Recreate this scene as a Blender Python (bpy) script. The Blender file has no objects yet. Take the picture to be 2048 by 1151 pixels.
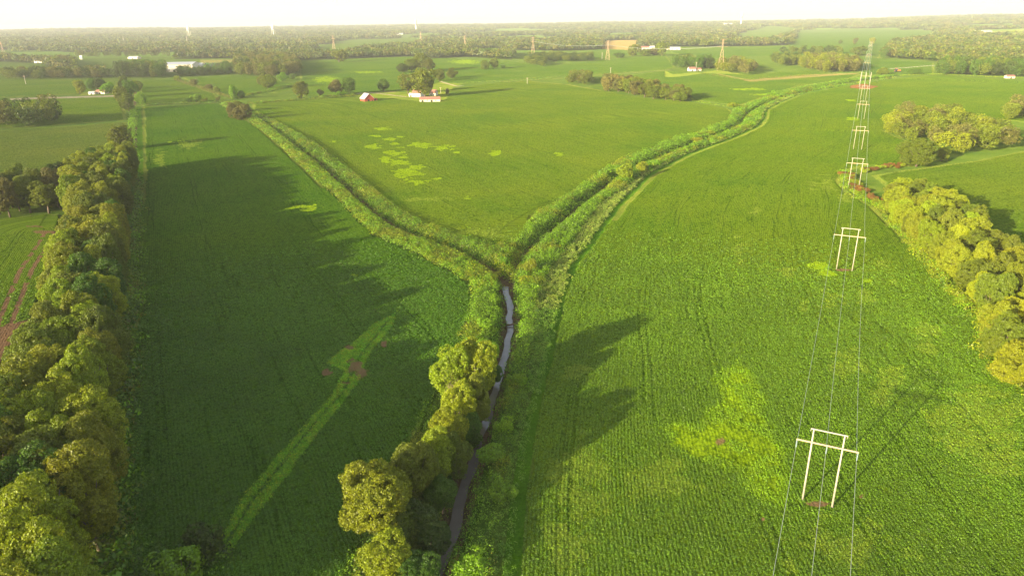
import bpy, math
import numpy as np
from mathutils import Matrix, Vector
rng = np.random.default_rng(7)
scene = bpy.context.scene
R = math.radians
# ------------------------------------------------------------------ camera
W, H = 2048, 1151
F, HC, HOR, ROLL = 1400.0, 90.0, 44.0, R(0.7)
PITCH = math.atan((575.5 - HOR) / F)
cp, sp, cr, sr = math.cos(PITCH), math.sin(PITCH), math.cos(ROLL), math.sin(ROLL)
cam_d = bpy.data.cameras.new('camera'); cam = bpy.data.objects.new('camera', cam_d)
scene.collection.objects.link(cam); scene.camera = cam
cam_d.sensor_width = 36; cam_d.lens = F / W * 36; cam_d.clip_start = 1; cam_d.clip_end = 60000
R0, U0, FW = Vector((1, 0, 0)), Vector((0, sp, cp)), Vector((0, cp, -sp))
cx, cy = R0 * cr - U0 * sr, R0 * sr + U0 * cr
M = Matrix((cx, cy, -FW)).transposed().to_4x4(); M.translation = (0, 0, HC)
cam.matrix_world = M
scene.render.resolution_x = 1024; scene.render.resolution_y = 575
# ------------------------------------------------------------------ light
SUN_EL, SHAD_AZ = 12.6, 45.5           # shadows run towards this azimuth (from +Y towards +X)
saz = R(SHAD_AZ + 180)
sdir = Vector((math.sin(saz) * math.cos(R(SUN_EL)), math.cos(saz) * math.cos(R(SUN_EL)), math.sin(R(SUN_EL))))
world = bpy.data.worlds.new('World'); scene.world = world; world.use_nodes = True
wn = world.node_tree; wn.nodes.clear()
sky = wn.nodes.new('ShaderNodeTexSky'); sky.sky_type = 'NISHITA'; sky.sun_disc = False
sky.sun_elevation = R(SUN_EL); sky.sun_rotation = saz
sky.air_density = 1.0; sky.dust_density = 3.0; sky.ozone_density = 1.0; sky.altitude = 100
bg = wn.nodes.new('ShaderNodeBackground'); bg.inputs['Strength'].default_value = 0.15
wo = wn.nodes.new('ShaderNodeOutputWorld')
# pale summer murk low in the sky: the clear sky blends to cream within some degrees of the horizon
tc = wn.nodes.new('ShaderNodeTexCoord'); sx_ = wn.nodes.new('ShaderNodeSeparateXYZ'); mr = wn.nodes.new('ShaderNodeMapRange'); mr.interpolation_type = 'SMOOTHSTEP'
mr.inputs[1].default_value = .02; mr.inputs[2].default_value = .36; mr.inputs[3].default_value = .97; mr.inputs[4].default_value = .28
mxw = wn.nodes.new('ShaderNodeMix'); mxw.data_type = 'RGBA'; mxw.inputs[7].default_value = (3.15, 3.0, 2.84, 1)
wn.links.new(tc.outputs['Generated'], sx_.inputs[0]); wn.links.new(sx_.outputs[2], mr.inputs[0]); wn.links.new(mr.outputs[0], mxw.inputs[0])
wn.links.new(sky.outputs[0], mxw.inputs[6]); wn.links.new(mxw.outputs[2], bg.inputs[0]); wn.links.new(bg.outputs[0], wo.inputs[0])
sl = bpy.data.lights.new('sun', 'SUN'); sl.energy = 5.0; sl.angle = R(0.6); sl.color = (1.0, 0.86, 0.54)
so = bpy.data.objects.new('sun', sl); scene.collection.objects.link(so)
so.rotation_euler = (-sdir).to_track_quat('-Z', 'Y').to_euler()
scene.view_settings.view_transform = 'Standard'; scene.view_settings.look = 'None'
scene.view_settings.exposure = 1.3; scene.view_settings.gamma = 1
scene.cycles.max_bounces = 6; scene.cycles.volume_bounces = 0; scene.cycles.transparent_max_bounces = 4

# ------------------------------------------------------------------ projection helpers (photo pixel <-> ground)
def ray(px, py):
    x = np.asarray(px, float) - 1024.; y = -(np.asarray(py, float) - 575.5)
    x, y = cr * x + sr * y, -sr * x + cr * y
    return x, F * cp + y * sp, -F * sp + y * cp
def at(px, py, z=0.0):
    dx, dy, dz = ray(px, py); t = (z - HC) / dz
    return dx * t, dy * t
def proj(X, Y, Z=0.0):
    Z = Z - HC
    yf = Y * cp - Z * sp; yu = Y * sp + Z * cp
    yf = np.where(yf < 1, 1, yf)
    x = X / yf * F; y = yu / yf * F
    return cr * x - sr * y + 1024, 575.5 - (sr * x + cr * y)
def inpoly(x, y, poly):
    x = np.asarray(x, float); y = np.asarray(y, float)
    ins = np.zeros(x.shape, bool); n = len(poly)
    for i in range(n):
        x0, y0 = poly[i]; x1, y1 = poly[(i + 1) % n]
        if y0 == y1: continue
        c = ((y0 > y) != (y1 > y)) & (x < (x1 - x0) * (y - y0) / (y1 - y0) + x0)
        ins ^= c
    return ins
def segdist(X, Y, pts, closed=False):
    """distance, signed side, arc position to a world polyline"""
    best = np.full(X.shape, 1e9); side = np.ones(X.shape); arc = np.zeros(X.shape); acc = 0.
    P = list(pts) + ([pts[0]] if closed else [])
    for (x0, y0), (x1, y1) in zip(P[:-1], P[1:]):
        dx, dy = x1 - x0, y1 - y0; L = math.hypot(dx, dy) + 1e-9
        t = np.clip(((X - x0) * dx + (Y - y0) * dy) / (L * L), 0, 1)
        ex, ey = X - x0 - t * dx, Y - y0 - t * dy
        d = np.hypot(ex, ey); m = d < best
        best = np.where(m, d, best); side = np.where(m, np.sign(dx * ey - dy * ex), side)
        arc = np.where(m, acc + t * L, arc); acc += L
    return best, side, arc
def wpoly(px): return [tuple(float(v) for v in at(a, b)) for a, b in px]
# value noise
def hash2(i, j, s):
    h = (i * 374761393 + j * 668265263 + s * 974634777) & 0xffffffff
    h = ((h ^ (h >> 13)) * 1274126177) & 0xffffffff
    return ((h ^ (h >> 16)) & 0xffff) / 65535.
def vnoise(x, y, s=0):
    i = np.floor(x).astype(np.int64); j = np.floor(y).astype(np.int64); u = x - i; v = y - j
    u = u * u * (3 - 2 * u); v = v * v * (3 - 2 * v)
    return (hash2(i, j, s) * (1 - u) + hash2(i + 1, j, s) * u) * (1 - v) + (hash2(i, j + 1, s) * (1 - u) + hash2(i + 1, j + 1, s) * u) * v
def fbm(x, y, s=0, o=3):
    r = 0; a = .5; t = 0
    for k in range(o):
        r = r + a * vnoise(x * 2 ** k, y * 2 ** k, s + k * 17); t += a; a *= .5
    return r / t
def sstep(a, b, x):
    t = np.clip((x - a) / (b - a), 0, 1); return t * t * (3 - 2 * t)

# ------------------------------------------------------------------ object helpers
C = scene.collection
def tag(o, label=None, cat=None, group=None, kind=None):
    if label: o['label'] = label
    if cat: o['category'] = cat
    if group: o['group'] = group
    if kind: o['kind'] = kind
    return o
def empty(name, loc, rz=0., s=(1, 1, 1)):
    o = bpy.data.objects.new(name, None); C.objects.link(o); o.location = loc
    o.rotation_euler = (0, 0, rz); o.scale = s; o.empty_display_size = .5; return o
def link(name, me, parent=None, loc=None):
    o = bpy.data.objects.new(name, me); C.objects.link(o)
    if parent is not None: o.parent = parent
    if loc is not None: o.location = loc
    return o
def np_mesh(name, V, faces, mat, smooth=False, attrs=None):
    """V (n,3); faces (m,k) index array"""
    me = bpy.data.meshes.new(name); V = np.asarray(V, np.float32); faces = np.asarray(faces, np.int32)
    m, k = faces.shape
    me.vertices.add(len(V)); me.vertices.foreach_set('co', V.ravel())
    me.loops.add(m * k); me.loops.foreach_set('vertex_index', faces.ravel())
    me.polygons.add(m); me.polygons.foreach_set('loop_start', np.arange(0, m * k, k, dtype=np.int32))
    me.polygons.foreach_set('use_smooth', np.full(m, smooth, bool))
    for nm, (typ, dat) in (attrs or {}).items():
        a = me.attributes.new(nm, typ, 'POINT')
        a.data.foreach_set({'FLOAT': 'value', 'FLOAT_VECTOR': 'vector', 'FLOAT_COLOR': 'color'}[typ], np.asarray(dat, np.float32).ravel())
    me.materials.append(mat); me.update(calc_edges=True); me.validate()
    return me
class MB:
    """collects simple solids into one mesh"""
    def __init__(s): s.v = []; s.f = []
    def add(s, v, f):
        n = len(s.v); s.v += [tuple(p) for p in v]; s.f += [tuple(i + n for i in q) for q in f]
    def box(s, x0, x1, y0, y1, z0, z1):
        s.add([(x0, y0, z0), (x1, y0, z0), (x1, y1, z0), (x0, y1, z0), (x0, y0, z1), (x1, y0, z1), (x1, y1, z1), (x0, y1, z1)],
              [(0, 3, 2, 1), (4, 5, 6, 7), (0, 1, 5, 4), (1, 2, 6, 5), (2, 3, 7, 6), (3, 0, 4, 7)])
    def tube(s, pts, rad, n=8, cap=True):
        pts = [Vector(p) for p in pts]; rad = rad if hasattr(rad, '__len__') else [rad] * len(pts)
        rings = []; up = Vector((0, 0, 1))
        for i, p in enumerate(pts):
            d = (pts[min(i + 1, len(pts) - 1)] - pts[max(i - 1, 0)]).normalized()
            a = d.cross(up if abs(d.z) < .95 else Vector((1, 0, 0))).normalized(); b = d.cross(a)
            rings.append([p + (a * math.cos(2 * math.pi * k / n) + b * math.sin(2 * math.pi * k / n)) * rad[i] for k in range(n)])
        v = [q for r_ in rings for q in r_]; f = []
        for i in range(len(pts) - 1):
            for k in range(n):
                f.append((i * n + k, i * n + (k + 1) % n, (i + 1) * n + (k + 1) % n, (i + 1) * n + k))
        if cap: f.append(tuple(range(n))[::-1]); f.append(tuple((len(pts) - 1) * n + k for k in range(n)))
        s.add(v, f)
    def mesh(s, name, mat, smooth=False):
        me = bpy.data.meshes.new(name); me.from_pydata(s.v, [], s.f); me.materials.append(mat)
        if smooth: me.polygons.foreach_set('use_smooth', [True] * len(me.polygons))
        me.update(); return me
    def obj(s, name, mat, parent=None, smooth=False, loc=None): return link(name, s.mesh(name, mat, smooth), parent, loc)
ORD = 'first second third fourth fifth sixth seventh eighth ninth tenth eleventh twelfth thirteenth fourteenth fifteenth sixteenth seventeenth eighteenth nineteenth'.split()
def ordw(i):                            # 0 -> first
    if i < 19: return ORD[i]
    t = (i + 1) // 10; u = (i + 1) % 10
    tens = {2: ('twenty', 'twentieth'), 3: ('thirty', 'thirtieth'), 4: ('forty', 'fortieth'), 5: ('fifty', 'fiftieth'), 6: ('sixty', 'sixtieth'), 7: ('seventy', 'seventieth'), 8: ('eighty', 'eightieth'), 9: ('ninety', 'ninetieth')}
    if t not in tens: return 'number %d' % (i + 1)
    return tens[t][1] if u == 0 else tens[t][0] + '-' + ORD[u - 1]

# ------------------------------------------------------------------ materials
class NT:
    def __init__(s, name):
        s.m = bpy.data.materials.new(name); s.m.use_nodes = True; s.t = s.m.node_tree; s.t.nodes.clear()
        s.out = s.t.nodes.new('ShaderNodeOutputMaterial')
    def n(s, typ, _props=None, **inp):
        nd = s.t.nodes.new(typ)
        for k, v in (_props or {}).items(): setattr(nd, k, v)
        for k, v in inp.items():
            k2 = int(k[1:]) if k[0] == '_' and k[1:].isdigit() else k.replace('_', ' ')
            sock = nd.inputs[k2]
            if hasattr(v, 'is_output') or isinstance(v, bpy.types.NodeSocket): s.t.links.new(v, sock)
            else: sock.default_value = v
        return nd
    def math(s, op, a, b=0., c=0., clamp=False):
        nd = s.n('ShaderNodeMath', {'operation': op, 'use_clamp': clamp}, _0=a, _1=b)
        if op in ('MULTIPLY_ADD', 'WRAP', 'SMOOTH_MIN'):
            if isinstance(c, bpy.types.NodeSocket): s.t.links.new(c, nd.inputs[2])
            else: nd.inputs[2].default_value = c
        return nd.outputs[0]
    def mix(s, f, a, b, blend='MIX'):
        nd = s.t.nodes.new('ShaderNodeMix'); nd.data_type = 'RGBA'; nd.blend_type = blend
        for idx, v in ((0, f), (6, a), (7, b)):
            if isinstance(v, bpy.types.NodeSocket): s.t.links.new(v, nd.inputs[idx])
            else: nd.inputs[idx].default_value = v if idx == 0 else (tuple(v) + (1,))[:4]
        return nd.outputs[2]
    def attr(s, name, out='Fac'): return s.n('ShaderNodeAttribute', {'attribute_name': name}).outputs[out]
    def ramp(s, f, a, b):
        nd = s.n('ShaderNodeMapRange', {'clamp': True}, Value=f); nd.inputs[1].default_value = a; nd.inputs[2].default_value = b
        return nd.outputs[0]
    def surf(s, sh): s.t.links.new(sh, s.out.inputs[0]); return s.m
def simple(name, col, rough=.8, noise=.15, scale=3., metal=0.):
    t = NT(name); g = t.n('ShaderNodeTexCoord')
    nz = t.n('ShaderNodeTexNoise', Vector=g.outputs['Object'], Scale=scale, Detail=4.)
    c = t.mix(nz.outputs[0], tuple(v * (1 - noise) for v in col), tuple(min(1, v * (1 + noise)) for v in col))
    p = t.n('ShaderNodeBsdfPrincipled', Base_Color=c, Roughness=rough, Metallic=metal)
    return t.surf(p.outputs[0])
def foliage(name, usetint=True, trans=.25, var=.4):
    t = NT(name)
    if usetint: base = t.n('ShaderNodeObjectInfo').outputs['Color']
    else: base = t.attr('tint', 'Color')
    g = t.n('ShaderNodeNewGeometry')
    rnd = g.outputs['Random Per Island']
    v = t.math('MULTIPLY_ADD', rnd, 2 * var, 1 - var)
    col = t.mix(1.0, base, t.n('ShaderNodeCombineColor', Red=v, Green=v, Blue=v).outputs[0], 'MULTIPLY')
    nz = t.n('ShaderNodeTexNoise', Vector=g.outputs['Position'], Scale=.25, Detail=3.)
    col = t.mix(t.math('MULTIPLY', t.ramp(nz.outputs[0], .45, .7), .55), col, t.mix(1.0, col, (1.18, 1.03, .7), 'MULTIPLY'))
    d = t.n('ShaderNodeBsdfDiffuse', Color=col, Roughness=.9)
    tr = t.n('ShaderNodeBsdfTranslucent', Color=t.mix(1.0, col, (1.3, 1.15, .5), 'MULTIPLY'))
    mx = t.n('ShaderNodeMixShader', _0=trans, _1=d.outputs[0], _2=tr.outputs[0])
    gl = t.n('ShaderNodeBsdfGlossy', Color=(1, 1, 1, 1), Roughness=.45)
    m2 = t.n('ShaderNodeMixShader', _0=.025, _1=mx.outputs[0], _2=gl.outputs[0])
    return t.surf(m2.outputs[0])
MAT_LEAF = foliage('leaves'); MAT_STUFF = foliage('brush_leaves', False)
MAT_BARK = simple('bark', (.16, .12, .085), .9, .4, 2.)
MAT_DEAD = simple('dead_wood', (.30, .22, .13), .9, .25, 3.)
def crop_material():
    t = NT('soybean_crop')
    ruv = t.attr('rowuv', 'Vector'); sx = t.n('ShaderNodeSeparateXYZ', Vector=ruv)
    base = t.attr('base', 'Color'); weed, bare, pale = t.attr('weed'), t.attr('bare'), t.attr('pale')
    pos = t.n('ShaderNodeNewGeometry').outputs['Position']
    row, along = sx.outputs[0], sx.outputs[1]
    # row ridges, wobbling a little, broken up plant by plant
    wob = t.n('ShaderNodeTexNoise', Vector=pos, Scale=.35, Detail=2.).outputs[0]
    rw = t.math('ADD', row, t.math('MULTIPLY', wob, .5))
    ridge = t.math('MULTIPLY_ADD', t.math('SINE', t.math('MULTIPLY', rw, 2 * math.pi / .80)), .5, .5)
    pv = t.n('ShaderNodeCombineXYZ', X=t.math('MULTIPLY', rw, 1.05), Y=t.math('MULTIPLY', along, .75), Z=0.)
    plants = t.n('ShaderNodeTexVoronoi', Vector=pv.outputs[0], Scale=1.15)
    pl = t.math('SUBTRACT', 1.0, plants.outputs[0])
    fine = t.n('ShaderNodeTexNoise', Vector=pos, Scale=2.6, Detail=5., Roughness=.7).outputs[0]
    med = t.n('ShaderNodeTexNoise', Vector=pos, Scale=.16, Detail=5., Roughness=.65).outputs[0]
    h = t.math('ADD', t.math('MULTIPLY', ridge, .09), t.math('ADD', t.math('MULTIPLY', pl, .38), t.math('ADD', t.math('MULTIPLY', fine, .55), t.math('MULTIPLY', med, .8))))
    # streaks along the rows + wheel tracks
    stv = t.n('ShaderNodeCombineXYZ', X=t.math('MULTIPLY', row, .33), Y=t.math('MULTIPLY', along, .022), Z=0.)
    st = t.n('ShaderNodeTexNoise', Vector=stv.outputs[0], Scale=1., Detail=4., Roughness=.6).outputs[0]
    lowv = t.n('ShaderNodeTexNoise', Vector=pos, Scale=.012, Detail=5., Roughness=.55).outputs[0]
    tw = t.math('ABSOLUTE', t.math('SUBTRACT', t.math('FRACT', t.math('DIVIDE', t.math('ADD', row, t.math('MULTIPLY', lowv, 10.)), 23.)), .5))
    twoff = t.math('ABSOLUTE', t.math('SUBTRACT', tw, .045))
    trk = t.math('SUBTRACT', 1.0, t.ramp(twoff, .006, .022))
    tb = t.n('ShaderNodeTexNoise', Vector=stv.outputs[0], Scale=.7, Detail=3.).outputs[0]
    trk = t.math('MULTIPLY', trk, t.ramp(tb, .46, .60))
    s2v = t.n('ShaderNodeCombineXYZ', X=t.math('MULTIPLY', row, .55), Y=t.math('MULTIPLY', along, .03), Z=3.)
    s2 = t.n('ShaderNodeTexNoise', Vector=s2v.outputs[0], Scale=1., Detail=5., Roughness=.65).outputs[0]
    trk = t.math('MAXIMUM', trk, t.math('MULTIPLY', t.ramp(s2, .655, .70), .8))
    col = t.mix(t.ramp(lowv, .3, .72), t.mix(1., base, (.85, 1.0, .7), 'MULTIPLY'), t.mix(1., base, (1.5, 1.25, .9), 'MULTIPLY'))
    col = t.mix(t.math('MULTIPLY', t.ramp(st, .48, .75), .6), col, t.mix(1., base, (1.6, 1.3, 1.4), 'MULTIPLY'))
    col = t.mix(t.math('MULTIPLY', t.ramp(med, .5, .75), .5), col, t.mix(1., base, (1.5, 1.3, .9), 'MULTIPLY'))
    wm = t.ramp(t.math('ADD', weed, t.math('MULTIPLY', t.math('SUBTRACT', fine, .5), .9)), .3, .62)
    col = t.mix(wm, col, (.21, .31, .006))
    pm = t.ramp(t.math('ADD', pale, t.math('ADD', t.math('MULTIPLY', t.math('SUBTRACT', st, .5), 1.6), t.math('MULTIPLY', t.math('SUBTRACT', fine, .5), .9))), .42, .85)
    col = t.mix(t.math('MULTIPLY', pm, .8), col, (.165, .225, .022))
    # dark gaps between plants / rows
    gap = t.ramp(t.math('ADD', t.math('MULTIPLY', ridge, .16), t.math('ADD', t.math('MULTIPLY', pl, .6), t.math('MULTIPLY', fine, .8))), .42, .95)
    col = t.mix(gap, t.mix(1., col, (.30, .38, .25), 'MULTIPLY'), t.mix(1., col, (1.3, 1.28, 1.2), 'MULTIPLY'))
    col = t.mix(t.math('MULTIPLY', trk, .6), col, t.mix(1., col, (.42, .5, .45), 'MULTIPLY'))
    bm = t.ramp(t.math('ADD', bare, t.math('MULTIPLY', t.math('SUBTRACT', fine, .5), .8)), .35, .65)
    col = t.mix(bm, col, t.mix(fine, (.13, .07, .035), (.26, .16, .09)))
    bp = t.n('ShaderNodeBump', Strength=.95, Distance=1.0, Height=t.math('SUBTRACT', h, t.math('MULTIPLY', trk, .25)))
    d = t.n('ShaderNodeBsdfDiffuse', Color=col, Roughness=1., Normal=bp.outputs[0])
    tr = t.n('ShaderNodeBsdfTranslucent', Color=col, Normal=bp.outputs[0])
    return t.surf(d.outputs[0])
def ground_material():
    t = NT('grass_ground')
    base = t.attr('base', 'Color'); bare = t.attr('bare')
    pos = t.n('ShaderNodeNewGeometry').outputs['Position']
    fine = t.n('ShaderNodeTexNoise', Vector=pos, Scale=1.7, Detail=6., Roughness=.7).outputs[0]
    low = t.n('ShaderNodeTexNoise', Vector=pos, Scale=.05, Detail=6., Roughness=.65).outputs[0]
    col = t.mix(t.ramp(low, .35, .7), t.mix(1., base, (.7, .8, .7), 'MULTIPLY'), t.mix(1., base, (1.35, 1.15, 1.1), 'MULTIPLY'))
    col = t.mix(t.ramp(fine, .35, .65), t.mix(1., col, (.6, .65, .6), 'MULTIPLY'), t.mix(1., col, (1.2, 1.2, 1.2), 'MULTIPLY'))
    bm = t.ramp(t.math('ADD', bare, t.math('MULTIPLY', t.math('SUBTRACT', fine, .5), .5)), .35, .65)
    col = t.mix(bm, col, t.mix(fine, (.13, .075, .04), (.24, .15, .085)))
    bp = t.n('ShaderNodeBump', Strength=.8, Distance=.5, Height=fine)
    d = t.n('ShaderNodeBsdfDiffuse', Color=col, Roughness=1., Normal=bp.outputs[0])
    return t.surf(d.outputs[0])
MAT_CROP = crop_material(); MAT_GROUND = ground_material()
def water_material():
    t = NT('muddy_water'); pos = t.n('ShaderNodeNewGeometry').outputs['Position']
    nz = t.n('ShaderNodeTexNoise', Vector=pos, Scale=1.5, Detail=3.)
    bp = t.n('ShaderNodeBump', Strength=.12, Distance=.05, Height=nz.outputs[0])
    low = t.n('ShaderNodeTexNoise', Vector=pos, Scale=.3, Detail=3.).outputs[0]
    p = t.n('ShaderNodeBsdfPrincipled', Base_Color=t.mix(low, (.13, .115, .09), (.22, .19, .16)), Roughness=.12, Normal=bp.outputs[0])
    return t.surf(p.outputs[0])
MAT_WATER = water_material()

# ------------------------------------------------------------------ layout, in photo pixels on the ground
CREEK = [(700, 1650), (800, 1300), (866, 1151), (905, 1050), (932, 960), (955, 880), (982, 795), (1003, 725), (1022, 650), (1018, 600), (1012, 566)]
LEFTB = [(1012, 566), (985, 540), (940, 513), (880, 490), (800, 460), (755, 432), (720, 400), (680, 365), (640, 328), (590, 291), (550, 260), (515, 235), (490, 216), (474, 204)]
RIGHTB = [(1012, 566), (1032, 535), (1048, 508), (1085, 476), (1115, 452), (1155, 418), (1200, 385), (1232, 355), (1300, 325), (1370, 297), (1430, 275), (1478, 252), (1495, 228), (1555, 200), (1620, 182), (1720, 166), (1790, 156)]
E_LEFT = [(690, 1151), (760, 1010), (815, 900), (860, 810), (895, 745), (918, 690), (935, 640), (944, 600), (938, 570), (900, 545), (840, 515), (790, 492), (745, 470), (710, 435), (680, 403), (640, 367), (600, 328), (560, 291), (530, 265), (500, 243), (470, 224), (440, 207)]
E_MIDL = [(505, 222), (560, 252), (620, 284), (665, 318), (705, 352), (750, 388), (790, 422), (850, 455), (920, 478), (965, 492), (1005, 498), (1030, 488)]
E_MIDR = [(1030, 488), (1073, 433), (1100, 417), (1146, 390), (1176, 367), (1213, 340), (1252, 319), (1301, 302), (1328, 288), (1365, 275), (1392, 272), (1426, 255), (1456, 246), (1467, 226), (1456, 217), (1371, 203), (1322, 200), (1265, 193), (1200, 181), (1134, 170), (1055, 163), (1000, 165)]
E_RIGHT = [(1000, 1700), (1030, 1300), (1042, 1151), (1052, 1000), (1066, 900), (1085, 800), (1108, 713), (1120, 650), (1130, 600), (1155, 535), (1203, 470), (1240, 415), (1274, 382), (1304, 350), (1344, 328), (1383, 308), (1426, 292), (1474, 274), (1517, 254), (1531, 238), (1535, 220), (1572, 201), (1600, 190), (1680, 174), (1790, 158)]
FIELDS = [
 ('left_field', [(232, 1151), (130, 1700), (300, 1700), (560, 1400)] + E_LEFT + [(285, 214), (284, 355), (272, 450), (255, 600), (238, 800), (232, 1000)], (.088, .190, .013), 'wrow'),
 ('middle_field', E_MIDL + E_MIDR[1:] + [(900, 178), (880, 205), (830, 203), (780, 196), (700, 195), (600, 200), (505, 205)], (.150, .245, .020), 'lb'),
 ('right_field', E_RIGHT + [(1880, 150), (2048, 163), (2400, 185), (2400, 260), (2048, 245), (2010, 240), (1900, 255), (1770, 262), (1890, 318), (1800, 336), (1735, 332), (1690, 343), (1680, 362), (1700, 386), (1750, 414), (1815, 483), (1860, 533), (1920, 600), (1968, 645), (1985, 725), (2048, 780), (2500, 1100), (2600, 1700)], (.135, .235, .014), 'rblend'),
 ('far_right_field', [(1745, 352), (1800, 342), (1950, 322), (2048, 302), (2400, 270), (2600, 900), (2300, 760), (2048, 580), (1990, 520), (1940, 450), (1860, 400), (1790, 388)], (.135, .225, .020), 'x'),
 ('pasture_field', [(-300, 285), (0, 262), (120, 254), (252, 244), (258, 268), (262, 312), (200, 330), (60, 380), (-100, 400), (-400, 430)], (.150, .215, .040), 'x2'),
 ('row_crop_field', [(40, 201), (245, 194), (254, 240), (120, 250), (-100, 262), (-100, 205)], (.140, .240, .020), 'x2'),
 ('corner_field', [(118, 426), (108, 500), (58, 650), (-5, 745), (-200, 1000), (-600, 1000), (-400, 450), (0, 436)], (.150, .250, .018), 'corner'),
 ('back_left_field', [(-200, 165), (0, 160), (150, 160), (235, 163), (238, 185), (150, 188), (20, 194), (-200, 200)], (.130, .230, .022), 'x2'),
 ('hedge_field', [(278, 163), (350, 158), (385, 172), (430, 188), (440, 203), (283, 210)], (.125, .225, .020), 'x'),
 ('back_centre_field', [(365, 156), (490, 150), (540, 160), (598, 168), (600, 178), (500, 193), (470, 196), (420, 182)], (.125, .230, .022), 'x'),
 ('upper_middle_field', [(600, 162), (600, 124), (720, 118), (830, 114), (1024, 124), (1110, 130), (1190, 122), (1330, 108), (1350, 135), (1330, 140), (1150, 150), (1000, 161), (910, 166), (900, 176), (800, 182), (700, 188), (606, 194), (590, 170)], (.125, .235, .024), 'x'),
 ('terrace_field', [(1180, 160), (1330, 142), (1500, 150), (1600, 140), (1720, 150), (1690, 160), (1600, 172), (1540, 190), (1480, 212), (1385, 200), (1370, 188), (1290, 168)], (.130, .235, .024), 'x'),
 ('far_centre_field', [(1110, 112), (1200, 99), (1250, 101), (1340, 104), (1370, 112), (1420, 118), (1540, 112), (1560, 108), (1590, 92), (1540, 93), (1440, 96), (1330, 104), (1190, 118), (1110, 126)], (.120, .225, .028), 'x'),
 ('far_hill_field', [(1545, 112), (1575, 92), (1592, 68), (1640, 63), (1750, 61), (1862, 66), (1858, 74), (1790, 80), (1770, 95), (1757, 117), (1868, 126), (1868, 150), (1740, 150), (1715, 143), (1600, 118)], (.115, .220, .030), 'x'),
]
def expand(p): return wpoly(p)
PALE = [  # light ground: lawns, verges, dry grass (px polygons, colour)
 ([(700, 190), (760, 184), (810, 184), (880, 165), (925, 168), (905, 176), (890, 200), (860, 205), (800, 198), (730, 196)], (.27, .36, .04)),
 ([(283, 150), (330, 142), (360, 150), (440, 145), (470, 133), (400, 130), (330, 128), (300, 150)], (.26, .34, .05)),
 ([(400, 120), (480, 119), (482, 130), (440, 134), (405, 131)], (.36, .34, .10)),
 ([(1203, 83), (1240, 80), (1283, 81), (1276, 92), (1255, 100), (1204, 98)], (.50, .36, .13)),
 ([(1330, 142), (1345, 149), (1420, 143), (1440, 140), (1490, 150), (1420, 146), (1350, 155), (1330, 155)], (.30, .38, .05)),
 ([(1420, 145), (1500, 160), (1600, 150), (1720, 146), (1715, 148), (1610, 156), (1500, 164)], (.34, .30, .10)),
 ([(700, 101), (713, 99), (716, 104), (703, 106)], (.55, .42, .25)),
 ([(1700, 170), (1730, 168), (1756, 174), (1740, 178), (1700, 177)], (.34, .15, .06)),
 ([(20, 197), (100, 194), (245, 190), (245, 193), (100, 197.5), (20, 200)], (.45, .40, .30)),
 ([(160, 186), (225, 183), (235, 187), (160, 191)], (.30, .36, .06)),
 ([(640, 65), (700, 62), (730, 64), (650, 67)], (.3, .38, .08)),
 ([(955 + 1000, 66), (2048, 62), (2200, 60), (2200, 70), (2048, 70), (1960, 71)], (.32, .38, .06)),
]
ROADS = [  # px polyline, width m
 ([(268, 330), (270, 250), (268, 215), (271, 195), (268, 170), (262, 160)], 3.2, (.17, .13, .075)),
 ([(700, 189), (735, 185.5), (762, 187.5), (810, 193.5), (835, 195)], 5., (.62, .50, .36)),
 ([(735, 185.5), (790, 184)], 4., (.5, .42, .25)),
 ([(880, 163), (915, 173), (925, 171)], 5., (.55, .48, .32)),
 ([(1780, 138), (1870, 131)], 6., (.58, .55, .46)), ([(1970, 123), (2048, 116), (2200, 108)], 6., (.58, .55, .46)),
 ([(1000, 163), (1060, 160), (1130, 156), (1200, 150), (1260, 146), (1340, 140)], 5., (.34, .34, .10)),
 ([(1620, 73), (1650, 75), (1750, 77), (1860, 76)], 9., (.42, .42, .2)), ([(1560, 101), (1640, 104), (1760, 116)], 7., (.4, .42, .15)),
 ([(1640, 145), (1720, 150)], 5., (.36, .38, .12)),
]
GRASSB = [  # strips of bright grass
 ([(278, 355), (279, 300), (279, 260), (277, 215)], 5., (.15, .32, .015)),
 ([(1001, 164), (1055, 162), (1134, 169), (1200, 181)], 4., (.30, .34, .06)),
]
def ell(cx_, cy_, rx, ry): return (cx_, cy_, rx, ry)
WEEDS = [(747, 293, 13, 5), (774, 280, 13, 3.5), (788, 307, 21, 4.5), (772, 320, 11, 6), (800, 326, 20, 7), (809, 316, 10, 3), (811, 348, 30, 10), (834, 337, 13, 4.5), (834, 365, 21, 5), (842, 291, 24, 5), (886, 297, 22, 5), (914, 306, 8, 3), (991, 308, 13, 4.5), (874, 360, 9, 2.5), (935, 397, 9, 3.5), (789, 289, 9, 2), (803, 296, 9, 2), (764, 259, 13, 3), (802, 275, 6, 2), (668, 285, 7, 2), (750, 273, 9, 2), (607, 416, 27, 6), (1117, 309, 10, 3), (365, 287, 10, 4), (340, 285, 6, 2),
 (1633, 535, 20, 10), (1655, 550, 18, 5), (1736, 565, 12, 6), (650, 160, 22, 6), (735, 145, 30, 2), (1705, 239, 12, 3), (1700, 202, 10, 2), (1480, 60, 3, 1), (1500, 179, 30, 2), (1530, 190, 22, 2), (930, 124, 26, 4), (710, 552, 8, 3)]
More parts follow.
